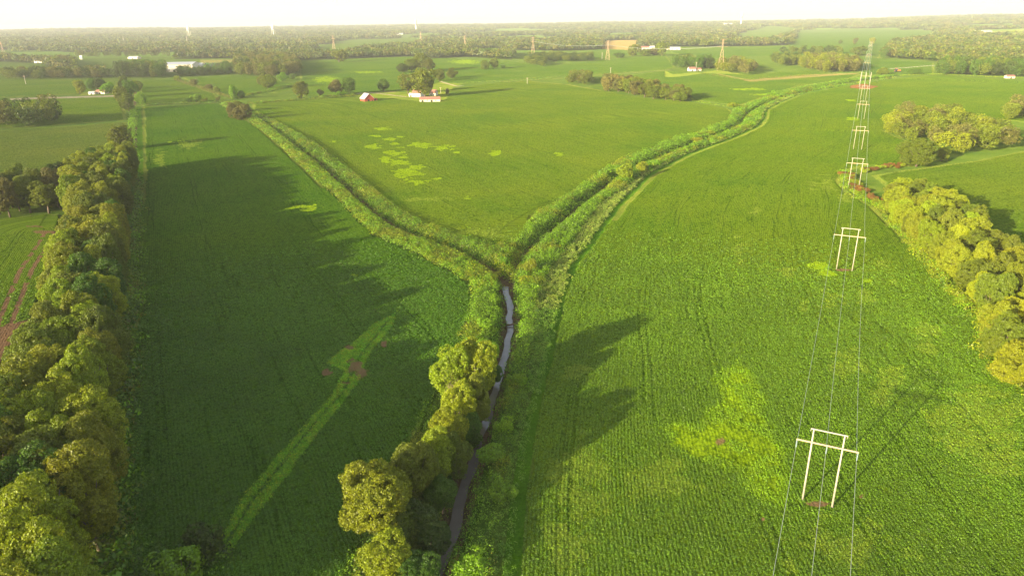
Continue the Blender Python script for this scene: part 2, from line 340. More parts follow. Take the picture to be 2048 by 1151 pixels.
PALES = [(1650, 368, 34, 18), (1690, 402, 26, 12), (1512, 425, 14, 12), (1576, 545, 18, 14), (1765, 530, 22, 10), (1787, 555, 10, 14), (1735, 595, 25, 20), (1860, 660, 26, 14), (1700, 730, 40, 30), (1770, 780, 30, 40), (1950, 870, 75, 85), (2015, 850, 60, 80), (1930, 830, 60, 45), (2010, 930, 50, 50), (1610, 615, 14, 10), (1790, 745, 20, 12), (1660, 600, 30, 15), (1850, 700, 25, 12), (380, 290, 30, 10), (320, 320, 16, 20), (1480, 500, 15, 30), (965, 470, 60, 12), (1150, 980, 60, 90), (1330, 960, 70, 50), (1120, 1100, 40, 80), (1700, 1100, 120, 60), (1160, 740, 30, 22), (860, 400, 60, 5)]
BIGWEED = [(1328, 862), (1360, 848), (1402, 856), (1440, 800), (1432, 752), (1478, 712), (1500, 740), (1530, 800), (1542, 850), (1562, 900), (1572, 960), (1560, 1010), (1520, 1000), (1480, 950), (1440, 925), (1380, 915), (1335, 895)]
WATERWAY_L = [(797, 622), (745, 652), (712, 685), (672, 712), (655, 728), (690, 745), (668, 790), (610, 852), (548, 925), (490, 990), (460, 1040), (436, 1105), (455, 1120), (492, 1065), (540, 1000), (592, 930), (640, 865), (690, 803), (716, 765), (742, 705), (785, 655)]
BARES = [(712, 735, 21, 22), (768, 690, 7, 7), (655, 748, 10, 6), (692, 767, 12, 3), (700, 697, 12, 5), (1434, 886, 17, 11), (1458, 893, 14, 6), (1525, 1040, 7, 6), (1722, 996, 10, 8), (1752, 1030, 3, 4), (1758, 1050, 3, 6), (1636, 1010, 36, 6), (1688, 542, 18, 2.5), (600, 312, 9, 10), (620, 338, 11, 6), (1727, 174, 24, 3.5), (90, 467, 22, 4), (75, 455, 20, 2)]

# ------------------------------------------------------------------ ground sheet (polar grid from below the viewpoint to the horizon)
angs = np.radians(np.concatenate([np.linspace(-180, -62, 60)[:-1], np.linspace(-62, -40, 60)[:-1], np.linspace(-40, 40, 960), np.linspace(40, 62, 60)[1:], np.linspace(62, 180, 60)[1:-1]]))
rr = 30 * np.exp(np.linspace(0, math.log(22000 / 30), 1250))
NA, NR = len(angs), len(rr)
AA, RR = np.meshgrid(angs, rr)
GX, GY = RR * np.sin(AA), RR * np.cos(AA)
PX, PY = proj(GX, GY)
PX = np.where(GY > 10, PX, -9999.); PY = np.where(GY > 10, PY, 9999.)
wsc = np.clip(RR / 400, .5, 8.)
wx = PX + (fbm(GX / 9, GY / 9, 3) - .5) * 3000 / np.maximum(RR, 80); wy = PY + (fbm(GX / 9, GY / 9, 9) - .5) * 1500 / np.maximum(RR, 80)
def bigmask(poly, X=None, Y=None): return inpoly(wx if X is None else X, wy if Y is None else Y, poly)
creek_w = [tuple(float(v) for v in at(a, b, -1.5)) for a, b in CREEK]
lb_w = [tuple(float(v) for v in at(a, b, -1.)) for a, b in LEFTB]
rb_w = [tuple(float(v) for v in at(a, b, -1.)) for a, b in RIGHTB]
lb_w[0] = rb_w[0] = creek_w[-1]
near = RR < 3000
def near_eval(pts):
    d = np.full(RR.shape, 1e9); s = np.ones(RR.shape); a = np.zeros(RR.shape)
    d[near], s[near], a[near] = segdist(GX[near], GY[near], pts); return d, s, a
dC, _, _ = near_eval(creek_w); dL, _, _ = near_eval(lb_w); dR, _, _ = near_eval(rb_w)
base = np.zeros(RR.shape + (3,), np.float32); base[:] = (.09, .145, .02)
fz = fbm(GX / 300, GY / 300, 5)
base[:] = base * (0.85 + .35 * fz[..., None])
hgt = np.zeros(RR.shape); bare = np.zeros(RR.shape); weed = np.zeros(RR.shape); pale = np.zeros(RR.shape)
ruv = np.zeros(RR.shape + (3,), np.float32)
cls = np.zeros(RR.shape, np.int32)
hgt = np.where(RR > 2500, (fbm(GX / 1500, GY / 1500, 2) - .5) * 30 * sstep(2500, 6000, RR), 0.)
hgt += 46 * sstep(.34, .62, AA) * sstep(5000, 10000, RR) * (AA < 1.2) + 48 * sstep(3800, 13000, RR)
HGT0 = hgt.copy()
guideL = wpoly([(250, 1151), (262, 600), (284, 300), (285, 214)])
_a, _b = guideL[0], guideL[1]; guideL = [(_a[0] + (_a[0] - _b[0]) * 2, _a[1] + (_a[1] - _b[1]) * 2)] + guideL[1:]
guideW = wpoly([(440, 1151), (620, 900), (800, 622)])
guideR = wpoly(E_RIGHT); guideT = wpoly([(2300, 960), (2048, 780), (1985, 725), (1920, 600), (1815, 483), (1700, 386), (1660, 330), (1650, 260), (1700, 200)])
guideM = wpoly(E_MIDL); guideMR = wpoly(E_MIDR[:14])
guideC = wpoly([(-200, 900), (0, 590), (75, 462)])
def rowfield(kind, m): return rowxy(kind, GX[m], GY[m])
def rowq(kind, X, Y): return rowxy(kind, X, Y)[0]
def rowxy(kind, X, Y):
    if kind == 'wrow':
        d, s, a = segdist(X, Y, guideL); d2, s2, a2 = segdist(X, Y, guideW)
        w = sstep(5, 60, d * 1.0) * (s2 * d2 < 0); return np.where(w > 0, d, d), a
    if kind == 'lb':
        d, s, a = segdist(X, Y, guideM); d2, s2, a2 = segdist(X, Y, guideMR); w = sstep(.35, .65, d / (d + d2))
        return d, a
    if kind == 'rblend':
        d, s, a = segdist(X, Y, guideR); d2, s2, a2 = segdist(X, Y, guideT); return d, a
    if kind == 'corner':
        d, s, a = segdist(X, Y, guideC); return d * s, a
    if kind == 'x': th = R(70)
    else: th = R(25)
    return X * math.cos(th) - Y * math.sin(th), X * math.sin(th) + Y * math.cos(th)
sdmin = {}
for k, (nm, poly, col, rk) in enumerate(FIELDS):
    col = tuple(c * .6 for c in col); m = bigmask(poly) & (GY > 5); cls[m] = k + 1
    base[m] = col; r_, a_ = rowfield(rk, m)
    ruv[m, 0] = r_; ruv[m, 1] = a_
    hgt[m] += .55
for k, (nm, poly, col, rk) in enumerate(FIELDS):       # unmown verges round the fields further off
    m = (cls == k + 1) & (RR > (330 if k in (1, 2) else 420)); d_, _, _ = segdist(GX[m], GY[m], wpoly(poly), True)
    e_ = d_ < (1.6 + 2.6 * fbm(GX[m] / 30, GY[m] / 30, 60 + k)); mm = np.zeros(RR.shape, bool); mm[m] = e_
    base[mm] = np.array((.155, .20, .028)) * (.75 + .5 * fbm(GX / 40, GY / 40, 61)[mm][:, None]); cls[mm] = 0; hgt[mm] = HGT0[mm] + .15
for poly, col in PALE:
    m = bigmask(poly); base[m] = np.array(col) * .62; hgt[m] = HGT0[m]; cls[m] = 0
for pts, wd, col in GRASSB + ROADS:
    d, s, a = near_eval(wpoly(pts)) if True else None
    m = d < wd / 2 * (1 + .25 * (fbm(GX / 6, GY / 6, 8) - .5)); base[m] = np.array(col) * .62; hgt[m] = HGT0[m] + .02; cls[m] = 100 if (pts, wd, col) in ROADS else 0
fr = (RR < 1500)
def soft(list_, arr, edge=.55):
    for cx_, cy_, rx, ry in list_:
        mm = (np.abs(PX - cx_) < rx * 2.2) & (np.abs(PY - cy_) < ry * 2.2)
        if not mm.any(): continue
        x, y = PX[mm], PY[mm]; gx, gy = GX[mm], GY[mm]
        e = np.hypot((x - cx_) / rx, (y - cy_) / ry) + (fbm(gx / 4, gy / 4, int(cx_), 5) - .5) * 2.6
        arr[mm] = np.maximum(arr[mm], (1 - sstep(edge, 1.25, e)) * (.62 if arr is bare else 1.))
soft(WEEDS, weed); soft(PALES, pale, .2); soft(BARES, bare)
mb = bigmask(BIGWEED)
def polysoft(poly, wid):
    mm = (RR < 400) & (PX > min(p[0] for p in poly) - 60) & (PX < max(p[0] for p in poly) + 60) & (PY > min(p[1] for p in poly) - 60) & (PY < max(p[1] for p in poly) + 60)
    out = np.zeros(RR.shape); ins = inpoly(PX[mm], PY[mm], poly); d, _, _ = segdist(GX[mm], GY[mm], wpoly(poly), True)
    sd = np.where(ins, d, -d) + (fbm(GX[mm] / 6, GY[mm] / 6, 12) - .5) * 2.5 * wid; out[mm] = sstep(-wid, wid, sd); return out
bw = polysoft(BIGWEED, 2.5); weed = np.maximum(weed, bw * (.12 + .62 * fbm(GX / 5, GY / 5, 31, 4))); base[bw > .3] = base[bw > .3] * .5 + np.array((.12, .20, .006)) * .5
ww = polysoft(WATERWAY_L, .7)
dww, _, _ = near_eval(wpoly([(780, 640), (720, 715), (690, 780), (620, 860), (560, 935), (500, 1010), (462, 1075), (445, 1115)]))
base[ww > .5] = (.095, .22, .008); hgt -= .2 * ww * (ww > .2)
mch = (dww < .15 + .35 * fbm(GX / 3, GY / 3, 4)) & (ww > .4); base[mch] = (.05, .10, .012); hgt[mch] -= .1
# tall wet-season wheel tracks of bare soil in the corner field
for off in (0, 4.5):
    dtr, s, a = near_eval([(x + off, y) for x, y in wpoly([(-30, 720), (0, 640), (40, 545), (92, 466)])])
    bare = np.maximum(bare, (dtr < .9) * .9 * (fbm(GX / 3, GY / 3, 6) > .35))
m = inpoly(wx, wy, [(0, 655), (62, 640), (60, 665), (0, 752), (-60, 800), (-60, 690)]); bare[m] = .55 + .8 * fbm(GX[m] / 3, GY[m] / 3, 16)
# wheel tracks and lodged streaks along the rows: real, lower, darker lines in the crop
mfd = (cls > 0) & (cls < 100) & (RR < 1100)
r_, a_ = ruv[mfd, 0], ruv[mfd, 1]; X_, Y_ = GX[mfd], GY[mfd]
tw = np.abs(((r_ + 6 * fbm(X_ / 90, Y_ / 90, 51)) / 19.) % 1 - .5) * 19.
tk = ((np.abs(tw - 1.0) < .38) & (fbm(r_ / 9, a_ / 45, 52) > .53)) | (fbm(r_ / 1.7, a_ / 34, 53, 3) > .78)
TRK = np.zeros(RR.shape, bool); TRK[mfd] = tk; base[TRK] *= (.80, .85, .80); hgt[TRK] -= .10
# creek and ditch cut into the plain; grass verge on the banks
def cut(d, halfw, depth): return depth * (1 - sstep(halfw * .25, halfw, d))
dd = np.minimum(np.minimum(dC, dL + 2), dR + 2)
bankm = (dC < 9) | (dL < 8) | (dR < 8)
crk = cut(dC + .0, 5.5, 3.2); brl = cut(dL, 5.5, 2.8); brr = cut(dR, 5.5, 2.8)
trench = np.maximum(crk, np.maximum(brl, brr))
m = (trench > .15); hgt[m & (cls > 0)] = HGT0[m & (cls > 0)]; cls[m] = 0
hgt -= trench
mud = (trench > 2.0); base[mud] = (.13, .095, .05)
m = (trench > .15) & ~mud; base[m] = (.07, .13, .014)
# grass lane along the right field: bright smooth grass between brush and crop
dlane, s, a = near_eval(guideR); lane = (dlane < 3.2) & (s > 0) & (cls == 0); base[lane] = (.075, .175, .008)
# woods floor
def Bline(x): return np.interp(x, [-1500, -200, 0, 90, 95, 150, 152, 345, 350, 455, 480, 500, 597, 720, 820, 860, 930, 1024, 1028, 1110, 1205, 1285, 1400, 1536, 1592, 1593, 1750, 1870, 1871, 3500],
                                  [128, 126, 124, 128, 138, 138, 117, 113, 119, 117, 119, 117, 121, 117, 113, 118, 114, 120, 103, 104, 99, 93, 94, 92, 90, 62, 60, 64, 72, 72])
CLEAR = [[(615, 107), (640, 92), (700, 79), (830, 78), (862, 84), (800, 90), (765, 97), (720, 101), (700, 108), (650, 112)], [(1203, 83), (1240, 80), (1283, 81), (1276, 92), (1255, 100), (1204, 98)],
         [(1455, 76), (1480, 67), (1536, 57), (1600, 60), (1575, 70), (1545, 80), (1500, 83), (1470, 80)], [(1210, 68), (1280, 66), (1275, 73), (1215, 76)], [(940, 100), (985, 96), (1024, 100), (1010, 108), (950, 106)],
         [(790, 73), (860, 70), (880, 76), (800, 79)], [(1955, 66), (2048, 62), (2300, 60), (2300, 70), (2048, 70), (1960, 71)], [(-50, 101), (25, 100), (20, 118), (-50, 118)], [(1070, 79), (1110, 76), (1112, 81), (1075, 84)], [(400, 120), (480, 119), (482, 130), (405, 131)]]
def woodmask(x, y):
    w = (y < Bline(x)) & (y > 30)
    for c in CLEAR: w &= ~inpoly(x, y, c)
    for nm in ('far_hill_field', 'far_centre_field'):
        w &= ~inpoly(x, y, [f for f in FIELDS if f[0] == nm][0][1])
    return w
def clearing(x, y): return fbm(x / 620, y / 330, 77, 3) > .545
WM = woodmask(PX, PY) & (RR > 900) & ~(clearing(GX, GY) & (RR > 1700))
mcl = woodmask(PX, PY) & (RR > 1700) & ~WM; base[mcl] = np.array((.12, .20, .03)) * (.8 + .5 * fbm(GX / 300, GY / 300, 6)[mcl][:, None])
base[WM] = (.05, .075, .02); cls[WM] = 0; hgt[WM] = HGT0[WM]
# ---- build: faces grouped by class
idx = np.arange(NA * NR).reshape(NR, NA)
nxt = np.roll(idx, -1, axis=1)
Fq = np.stack([idx[:-1], nxt[:-1], nxt[1:], idx[1:]], -1).reshape(-1, 4)[:, ::-1]
cf = cls[:-1].reshape(-1)
V = np.stack([GX, GY, hgt], -1).reshape(-1, 3)
flat = dict(base=np.concatenate([base.reshape(-1, 3), np.ones((NA * NR, 1))], 1), rowuv=ruv.reshape(-1, 3), weed=weed.ravel(), bare=bare.ravel(), pale=pale.ravel())
def sub(name, sel, mat, disk=False):
    f = Fq[sel]
    if len(f) == 0: return None
    u, inv = np.unique(f, return_inverse=True)
    at_ = {k: ({1: 'FLOAT', 3: 'FLOAT_VECTOR', 4: 'FLOAT_COLOR'}[1 if v.ndim == 1 else v.shape[1]], v[u]) for k, v in flat.items()}
    o = link(name, np_mesh(name, V[u], inv.reshape(-1, 4), mat, True, at_)); return tag(o, kind='structure')
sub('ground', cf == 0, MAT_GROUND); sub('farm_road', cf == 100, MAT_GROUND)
for k, (nm, *_r) in enumerate(FIELDS): sub('crop_field', cf == k + 1, MAT_CROP)
def ground_z(x, y):
    r_ = math.hypot(x, y); a_ = math.atan2(x, y)
    z = 0.
    if r_ > 2500:
        z = float((fbm(np.array([x / 1500]), np.array([y / 1500]), 2)[0] - .5) * 30 * sstep(2500, 6000, r_) + 46 * sstep(.34, .62, a_) * sstep(5000, 10000, r_) + 48 * sstep(3800, 13000, r_))
    return z
# water in the creek
def ribbon(name, pts, halfw, z, mat):
    P = [np.array(p) for p in pts]; L = []; out = []
    Q = []
    for a, b in zip(P[:-1], P[1:]):
        n = max(2, int(np.linalg.norm(b - a) / 2.)); Q += [a + (b - a) * i / n for i in range(n)]
    Q.append(P[-1]); v = []; f = []
    Q = [q + np.array([1., -.3]) * .9 * (float(fbm(np.array([q[0] / 9 + 3]), np.array([q[1] / 9]), 71)[0]) - .5) * 2 for q in Q]
    for i, q in enumerate(Q):
        t = Q[min(i + 1, len(Q) - 1)] - Q[max(i - 1, 0)]; t = t / np.linalg.norm(t); n = np.array([t[1], -t[0]])
        w = halfw * (.75 + .7 * float(fbm(np.array([q[0] / 5]), np.array([q[1] / 5]), 3)[0])); v += [(*(q - n * w), z), (*(q + n * w), z)]
        if i: f.append((2 * i - 2, 2 * i - 1, 2 * i + 1, 2 * i))
    me = bpy.data.meshes.new(name); me.from_pydata(v, [], f); me.materials.append(mat)
    return tag(link(name, me), kind='structure')
ribbon('creek_water', creek_w, 1.0, -2.8, MAT_WATER)

# ------------------------------------------------------------------ foliage generators
def quads_at(Cn, N, size, rg, jitter=.7):
    """leaf cards: centres Cn (n,3), preferred normals N (n,3)"""
    n = len(Cn); nn = N + rg.normal(0, jitter, (n, 3)); nn /= np.linalg.norm(nn, axis=1)[:, None] + 1e-9
    r_ = rg.normal(0, 1, (n, 3)); u = np.cross(nn, r_); u /= np.linalg.norm(u, axis=1)[:, None] + 1e-9
    v = np.cross(nn, u); s = (size * rg.uniform(.55, 1.25, n))[:, None]
    a = rg.uniform(.45, .9, n)[:, None]
    k = s * .5
    P = np.stack([Cn - u * k, Cn - v * k * a + nn * k * .18, Cn + u * k, Cn + v * k * a + nn * k * .18], 1)
    return P.reshape(-1, 3)
def sphere_dirs(n, rg):
    d = rg.normal(0, 1, (n, 3)); return d / np.linalg.norm(d, axis=1)[:, None]
def quads_mesh(name, P, mat, attrs=None): return np_mesh(name, P, np.arange(len(P)).reshape(-1, 4), mat, False, attrs)
def crown(rg, w, h, z0, leaf, dens, lobes=9, pr=1.25, flat=1.):
    """cauliflower crown: lobes -> puffs on lobe surfaces -> leaf cards. w = diameter, h = crown height, z0 = crown bottom"""
    L = []; cz = z0 + h * .5
    for i in range(lobes):
        d = sphere_dirs(1, rg)[0]; q = rg.uniform(.40, .78)
        lr = rg.uniform(.22, .40) * min(w, h) * .5 * (1.1 if i else 1.75)
        c = np.array([d[0] * w * .5 * q, d[1] * w * .5 * q, cz + d[2] * h * .5 * q]) if i else np.array([0, 0, cz])
        L.append((c, lr * np.array([1, 1, min(1.35, max(.8, h / w))])))
    pts = []; nor = []; rad = []
    for c, lr in L:
        area = 4 * math.pi * lr[0] * lr[2]; n = int(area / (pr * pr * 1.15)) + 3
        d = sphere_dirs(n, rg); p = c + d * lr * rg.uniform(.82, 1.12, n)[:, None]
        keep = np.ones(n, bool)
        for c2, l2 in L:
            if c2 is c: continue
            keep &= np.linalg.norm((p - c2) / l2, axis=1) > .78
        keep &= p[:, 2] > z0 * .75
        pts.append(p[keep]); nor.append(d[keep])
    pts = np.concatenate(pts); nor = np.concatenate(nor)
    out = []
    k = int(dens)
    pr_i = pr * rg.uniform(.6, 1.2, len(pts))
    d = sphere_dirs(len(pts) * k, rg) + np.repeat(nor, k, 0) * .9; d /= np.linalg.norm(d, axis=1)[:, None]
    cc = np.repeat(pts, k, 0) + d * (np.repeat(pr_i, k) * rg.uniform(.75, 1.08, len(d)))[:, None] * np.array([1, 1, .8])
    return quads_at(cc, d * 1.0, leaf, rg, .55)
def trunk_mesh(rg, h, z0, w, r0, name='trunk'):
    m = MB(); top = z0 + (h - z0) * .55
    bx, by = rg.uniform(-.6, .6, 2)
    m.tube([(0, 0, -.6), (bx * .2, by * .2, z0 * .5), (bx * .6, by * .6, z0), (bx, by, top)], [r0 * 1.25, r0, r0 * .8, r0 * .35], 7)
    for i in range(6):
        a = i * 2 * math.pi / 6 + rg.uniform(-.4, .4); zs = z0 * rg.uniform(.7, 1.1); q = rg.uniform(.55, .8) * w * .5
        m.tube([(bx * .5, by * .5, zs), (math.cos(a) * q * .5, math.sin(a) * q * .5, zs + (h - zs) * .3), (math.cos(a) * q, math.sin(a) * q, zs + (h - zs) * rg.uniform(.45, .7))], [r0 * .5, r0 * .32, r0 * .12], 6)
    return m.mesh(name, MAT_BARK, True)
PROTO = {}
def make_protos():
    spec = {  # name: (w, h, z0, leaf, dens, lobes, puff radius, count)
        'near_tall': (12.5, 23, 3.5, .42, 44, 24, .95, 7),
        'near_round': (12, 16, 1.0, .38, 44, 22, .9, 7),
        'near_shrub': (4.6, 4.4, .2, .34, 26, 7, .62, 4),
        'mid_tall': (13, 20, 2.0, .85, 14, 18, 1.3, 6),
        'mid_round': (13, 14.5, .5, .8, 14, 17, 1.15, 5),
        'mid_shrub': (6, 5.5, .2, .6, 14, 7, .9, 4),
        'far_tree': (14, 18, 1.5, 1.7, 7, 11, 1.9, 6),
    }
    for nm, (w, h, z0, leaf, dens, lob, pr, cnt) in spec.items():
        PROTO[nm] = []
        for i in range(cnt):
            rg = np.random.default_rng(100 + i * 13 + len(nm) * 7 + ord(nm[-1]))
            ww_ = w * rg.uniform(.85, 1.12); hh = h * rg.uniform(.88, 1.1)
            P = crown(rg, ww_, hh - z0, z0, leaf, dens, lob, pr)
            zmax = P[:, 2].max(); P[:, 2] = z0 * .8 + (P[:, 2] - z0 * .8) * (hh - z0 * .8) / (zmax - z0 * .8)
            cm = quads_mesh('crown', P, MAT_LEAF)
            tm = trunk_mesh(rg, hh, z0 + 1., ww_, .11 * math.sqrt(h) * .8 if 'shrub' not in nm else .06)
            PROTO[nm].append((tm, cm, ww_, hh))
make_protos()
GREENS = {'olive': (.150, .196, .012), 'green': (.085, .170, .010), 'gold': (.228, .268, .010), 'dark': (.065, .110, .010), 'yellow': (.240, .310, .008), 'rust': (.26, .15, .02),
          'tan': (.21, .19, .04), 'lime': (.175, .320, .008), 'brush': (.145, .290, .008), 'far': (.115, .160, .045), 'brown': (.165, .170, .035), 'red': (.21, .105, .025)}
WORDS = {'olive': 'olive green', 'green': 'mid green', 'gold': 'golden green', 'dark': 'dark green', 'yellow': 'yellow green', 'rust': 'rust brown', 'tan': 'tan', 'lime': 'bright green', 'brush': 'leafy green', 'far': 'hazy green', 'brown': 'brownish green', 'red': 'red leaved'}
TREES = []; REST = []; PLAN = []
def tree(x, y, h, w, pal, kind, label, group, cat='tree', name='broadleaf_tree', z=None):
    PLAN.append(dict(x=float(x), y=float(y), h=h, w=w, pal=pal, kind=kind, label=label, group=group, cat=cat, name=name, z=z, v=rng.uniform(.82, 1.2), hs=rng.uniform(-.1, .1), rz=rng.uniform(0, 2 * math.pi), k=int(rng.integers(1000))))
def place(q):
    lst = PROTO[q['kind']]; tm, cm, pw, ph = lst[q['k'] % len(lst)]; w, h = q['w'], q['h']
    e = empty(q['name'], (q['x'], q['y'], (ground_z(q['x'], q['y']) if q['z'] is None else q['z'])), q['rz'], (w / pw, w / pw, h / ph))
    tag(e, q['label'], q['cat'], q['group'])
    link('trunk', tm, e); b = link('crown', cm, e); v, hs, c = q['v'], q['hs'], GREENS[q['pal']]
    b.color = (c[0] * v * (1 + hs), c[1] * v, c[2] * v, 1); TREES.append(e)
def finish_trees(budget=298):
    shr = [q for q in PLAN if q['cat'] != 'tree']; tr = [q for q in PLAN if q['cat'] == 'tree']
    for q in shr: place(q)
    gr = {}
    for i, q in enumerate(tr): gr.setdefault(q['group'] or 'solo%d' % i, []).append(q)
    def size(g): return -np.mean([q['h'] * q['w'] / (q['x'] ** 2 + q['y'] ** 2 + 8100) for q in g])
    n = 0
    first_ = ('solo', 'trees on the creek', 'trees of the long', 'trees of the right row', 'trees of the cross', 'rounded wood', 'round grove', 'long grove', 'low grove', 'trees left of the small', 'trees right of the small', 'grove at')
    for gname in sorted(gr, key=lambda k_: (0 if k_.startswith('solo') else 1 if k_.startswith(first_) else 2, size(gr[k_]))):
        g = gr[gname]
        if n + len(g) <= budget:
            n += len(g); print('  own trees', gname, len(g))
            for q in g: place(q)
        else: print('  to mass', gname, len(g)); REST.extend(g)
def poisson(poly_px, spacing, zref=0., seedjit=1.):
    wp = [tuple(float(v) for v in at(a, b, 0)) for a, b in poly_px]
    xs = [p[0] for p in wp]; ys = [p[1] for p in wp]; out = []
    n = int((max(xs) - min(xs)) * (max(ys) - min(ys)) / spacing ** 2 * 12) + 200
    c = np.stack([rng.uniform(min(xs), max(xs), n), rng.uniform(min(ys), max(ys), n)], 1)
    c = c[inpoly(c[:, 0], c[:, 1], wp)]
    for p in c:
        if all((p[0] - q[0]) ** 2 + (p[1] - q[1]) ** 2 > spacing ** 2 for q in out): out.append(p)
    return out
def pick(pals): return pals[int(rng.integers(len(pals)))]
def wood(poly, spacing, hr, wr, pals, kind, where, group, order='near', cat='tree', name='broadleaf_tree', mixk=None):
    pts = poisson(poly, spacing)
    if 'long row' not in group: pts = [p for p in pts if -70 < float(proj(p[0], p[1])[0]) < 2120 and float(proj(p[0], p[1], 8.)[1]) < 1230]
    vis = []
    for p in pts:
        ax, ay = proj(p[0], p[1], 0.); bx, by = proj(p[0], p[1], hr[1])
        if max(ax, bx) < -50 or min(ax, bx) > 2110 or by > 1190:
            if len(REST) < 400: REST.append(dict(x=float(p[0]), y=float(p[1]), h=rng.uniform(*hr), w=rng.uniform(*wr), pal=pick(pals), v=1., rz=rng.uniform(0, 6), k=int(rng.integers(99))))
        else: vis.append(p)
    pts = vis
    pts.sort(key=(lambda p: p[1]) if order == 'near' else (lambda p: p[0]))
    for i, p in enumerate(pts):
        h = rng.uniform(*hr); w = rng.uniform(*wr); pal = pick(pals)
        tree(p[0], p[1], h, w, pal, kind, '%s %s, %s from the %s %s' % (WORDS[pal], cat, ordw(i), 'near end' if order == 'near' else 'left', where), group, cat, name)
    return len(pts)
def single(px, py, hpx, wpx, pal, kind, label, group=None, cat='tree', name='broadleaf_tree'):
    x, y = [float(v) for v in at(px, py)]; D = math.sqrt(x * x + y * y + HC * HC) * 1.0
    depth = y * cp + HC * sp; m = depth / F
    tree(x, y, max(1.5, hpx * m * 1.06), max(1.2, wpx * m * 1.05), pal, kind, label, group, cat, name)

# ---- the long left tree row (about 24 m tall) and what joins it
wood([(158, 432), (160, 500), (146, 650), (122, 745), (-10, 1000), (-120, 1500), (130, 1500), (205, 1151), (215, 1000), (228, 800), (240, 600), (254, 450), (266, 352), (235, 345), (200, 365), (150, 395)],
     7.2, (21, 25), (10, 13), ['olive', 'olive', 'gold', 'yellow', 'green', 'gold', 'yellow'], 'near_tall', 'of the long left tree row', 'trees of the long row along the left field')
wood([(-160, 455), (0, 437), (122, 424), (150, 400), (100, 398), (0, 408), (-160, 420)], 8.5, (17, 22), (10, 14), ['olive', 'brown', 'dark', 'olive'], 'near_tall',
     'in the cross row at the left edge', 'trees of the cross row on the left', 'left')
wood([(-160, 268), (0, 260), (116, 252), (114, 240), (0, 244), (-160, 250)], 13, (21, 27), (15, 21), ['dark', 'olive', 'brown'], 'mid_tall', 'in the dark group beside the row crop', 'dark trees at the left edge', 'left')
single(247, 300, 48, 42, 'olive', 'mid_tall', 'solitary round olive tree beside the farm road above the long left tree row')
# ---- right tree row (willows, lower)
wood([(1768, 418), (1822, 482), (1868, 533), (1932, 600), (1985, 650), (1996, 738), (2040, 800), (2350, 1000), (2400, 860), (2120, 640), (2048, 572), (1990, 520), (1935, 462), (1860, 415), (1800, 398)],
     7.3, (10.5, 16), (9.5, 12.5), ['gold', 'gold', 'yellow', 'olive', 'olive', 'gold'], 'near_round', 'of the golden tree row at right', 'trees of the right row')
# ---- creek trees
def ctree(px, py, h, w, pal, lab, kind='near_round', zc=.55):
    x, y = [float(v) for v in at(px, py, h * zc)]; return tree(x, y, h, w, pal, kind, lab, 'trees on the creek bank')
ctree(752, 1000, 19, 12.8, 'gold', 'large round golden tree on the left creek bank at the bottom of the photo', 'near_tall')
ctree(826, 940, 16, 9, 'olive', 'tall dark olive tree on the left creek bank, right behind the large round golden tree', 'near_tall')
ctree(775, 1110, 11, 9, 'yellow', 'yellow green tree at the bottom photo edge, below the large round golden tree')
ctree(868, 905, 13, 9, 'yellow', 'yellow green tree on the left creek bank between olive tree and dead crown')
ctree(902, 745, 17, 9.5, 'yellow', 'left tall yellow tree of the clump around the dead grey crown on the creek bank')
ctree(948, 735, 17.5, 10, 'yellow', 'right tall yellow tree of the clump around the dead grey crown on the creek bank')
ctree(918, 810, 13, 8, 'yellow', 'low yellow tree directly below the dead crown on the left creek bank')
ctree(952, 790, 13, 8, 'olive', 'olive tree right of the dead crown overhanging the creek water')
ctree(835, 1040, 9, 8, 'dark', 'dark shaded tree above the creek water right of the large round golden tree')
ctree(926, 738, 9, 4, 'rust', 'orange leaved small tree glowing above the dead crown on the creek bank')
for px, py, h, w, pal, lab in [(884, 985, 8, 6.5, 'green', 'green tree leaning over the water, level with the large golden tree'), (862, 1075, 7, 6.5, 'dark', 'dark tree over the water near the bottom photo edge'), (905, 905, 10, 7, 'olive', 'olive tree at the water between the two yellow clumps'), (838, 1140, 7, 6.5, 'green', 'green tree over the water at the bottom photo edge'), (800, 1060, 10, 8, 'olive', 'olive tree between the large golden tree and the bottom edge'), (893, 862, 12, 8, 'yellow', 'yellow tree closing the gap below the clump with the dead crown'), (850, 958, 9, 7, 'olive', 'low olive tree right of the tall dark olive tree'), (938, 850, 8, 6, 'green', 'small green tree at the water below the dead crown'), (975, 700, 8, 6.5, 'lime', 'bright low tree on the left bank right of the yellow clump'), (985, 745, 6, 5, 'green', 'low green tree at the water edge right of the yellow clump')]:
    ctree(px, py, h, w, pal, lab)
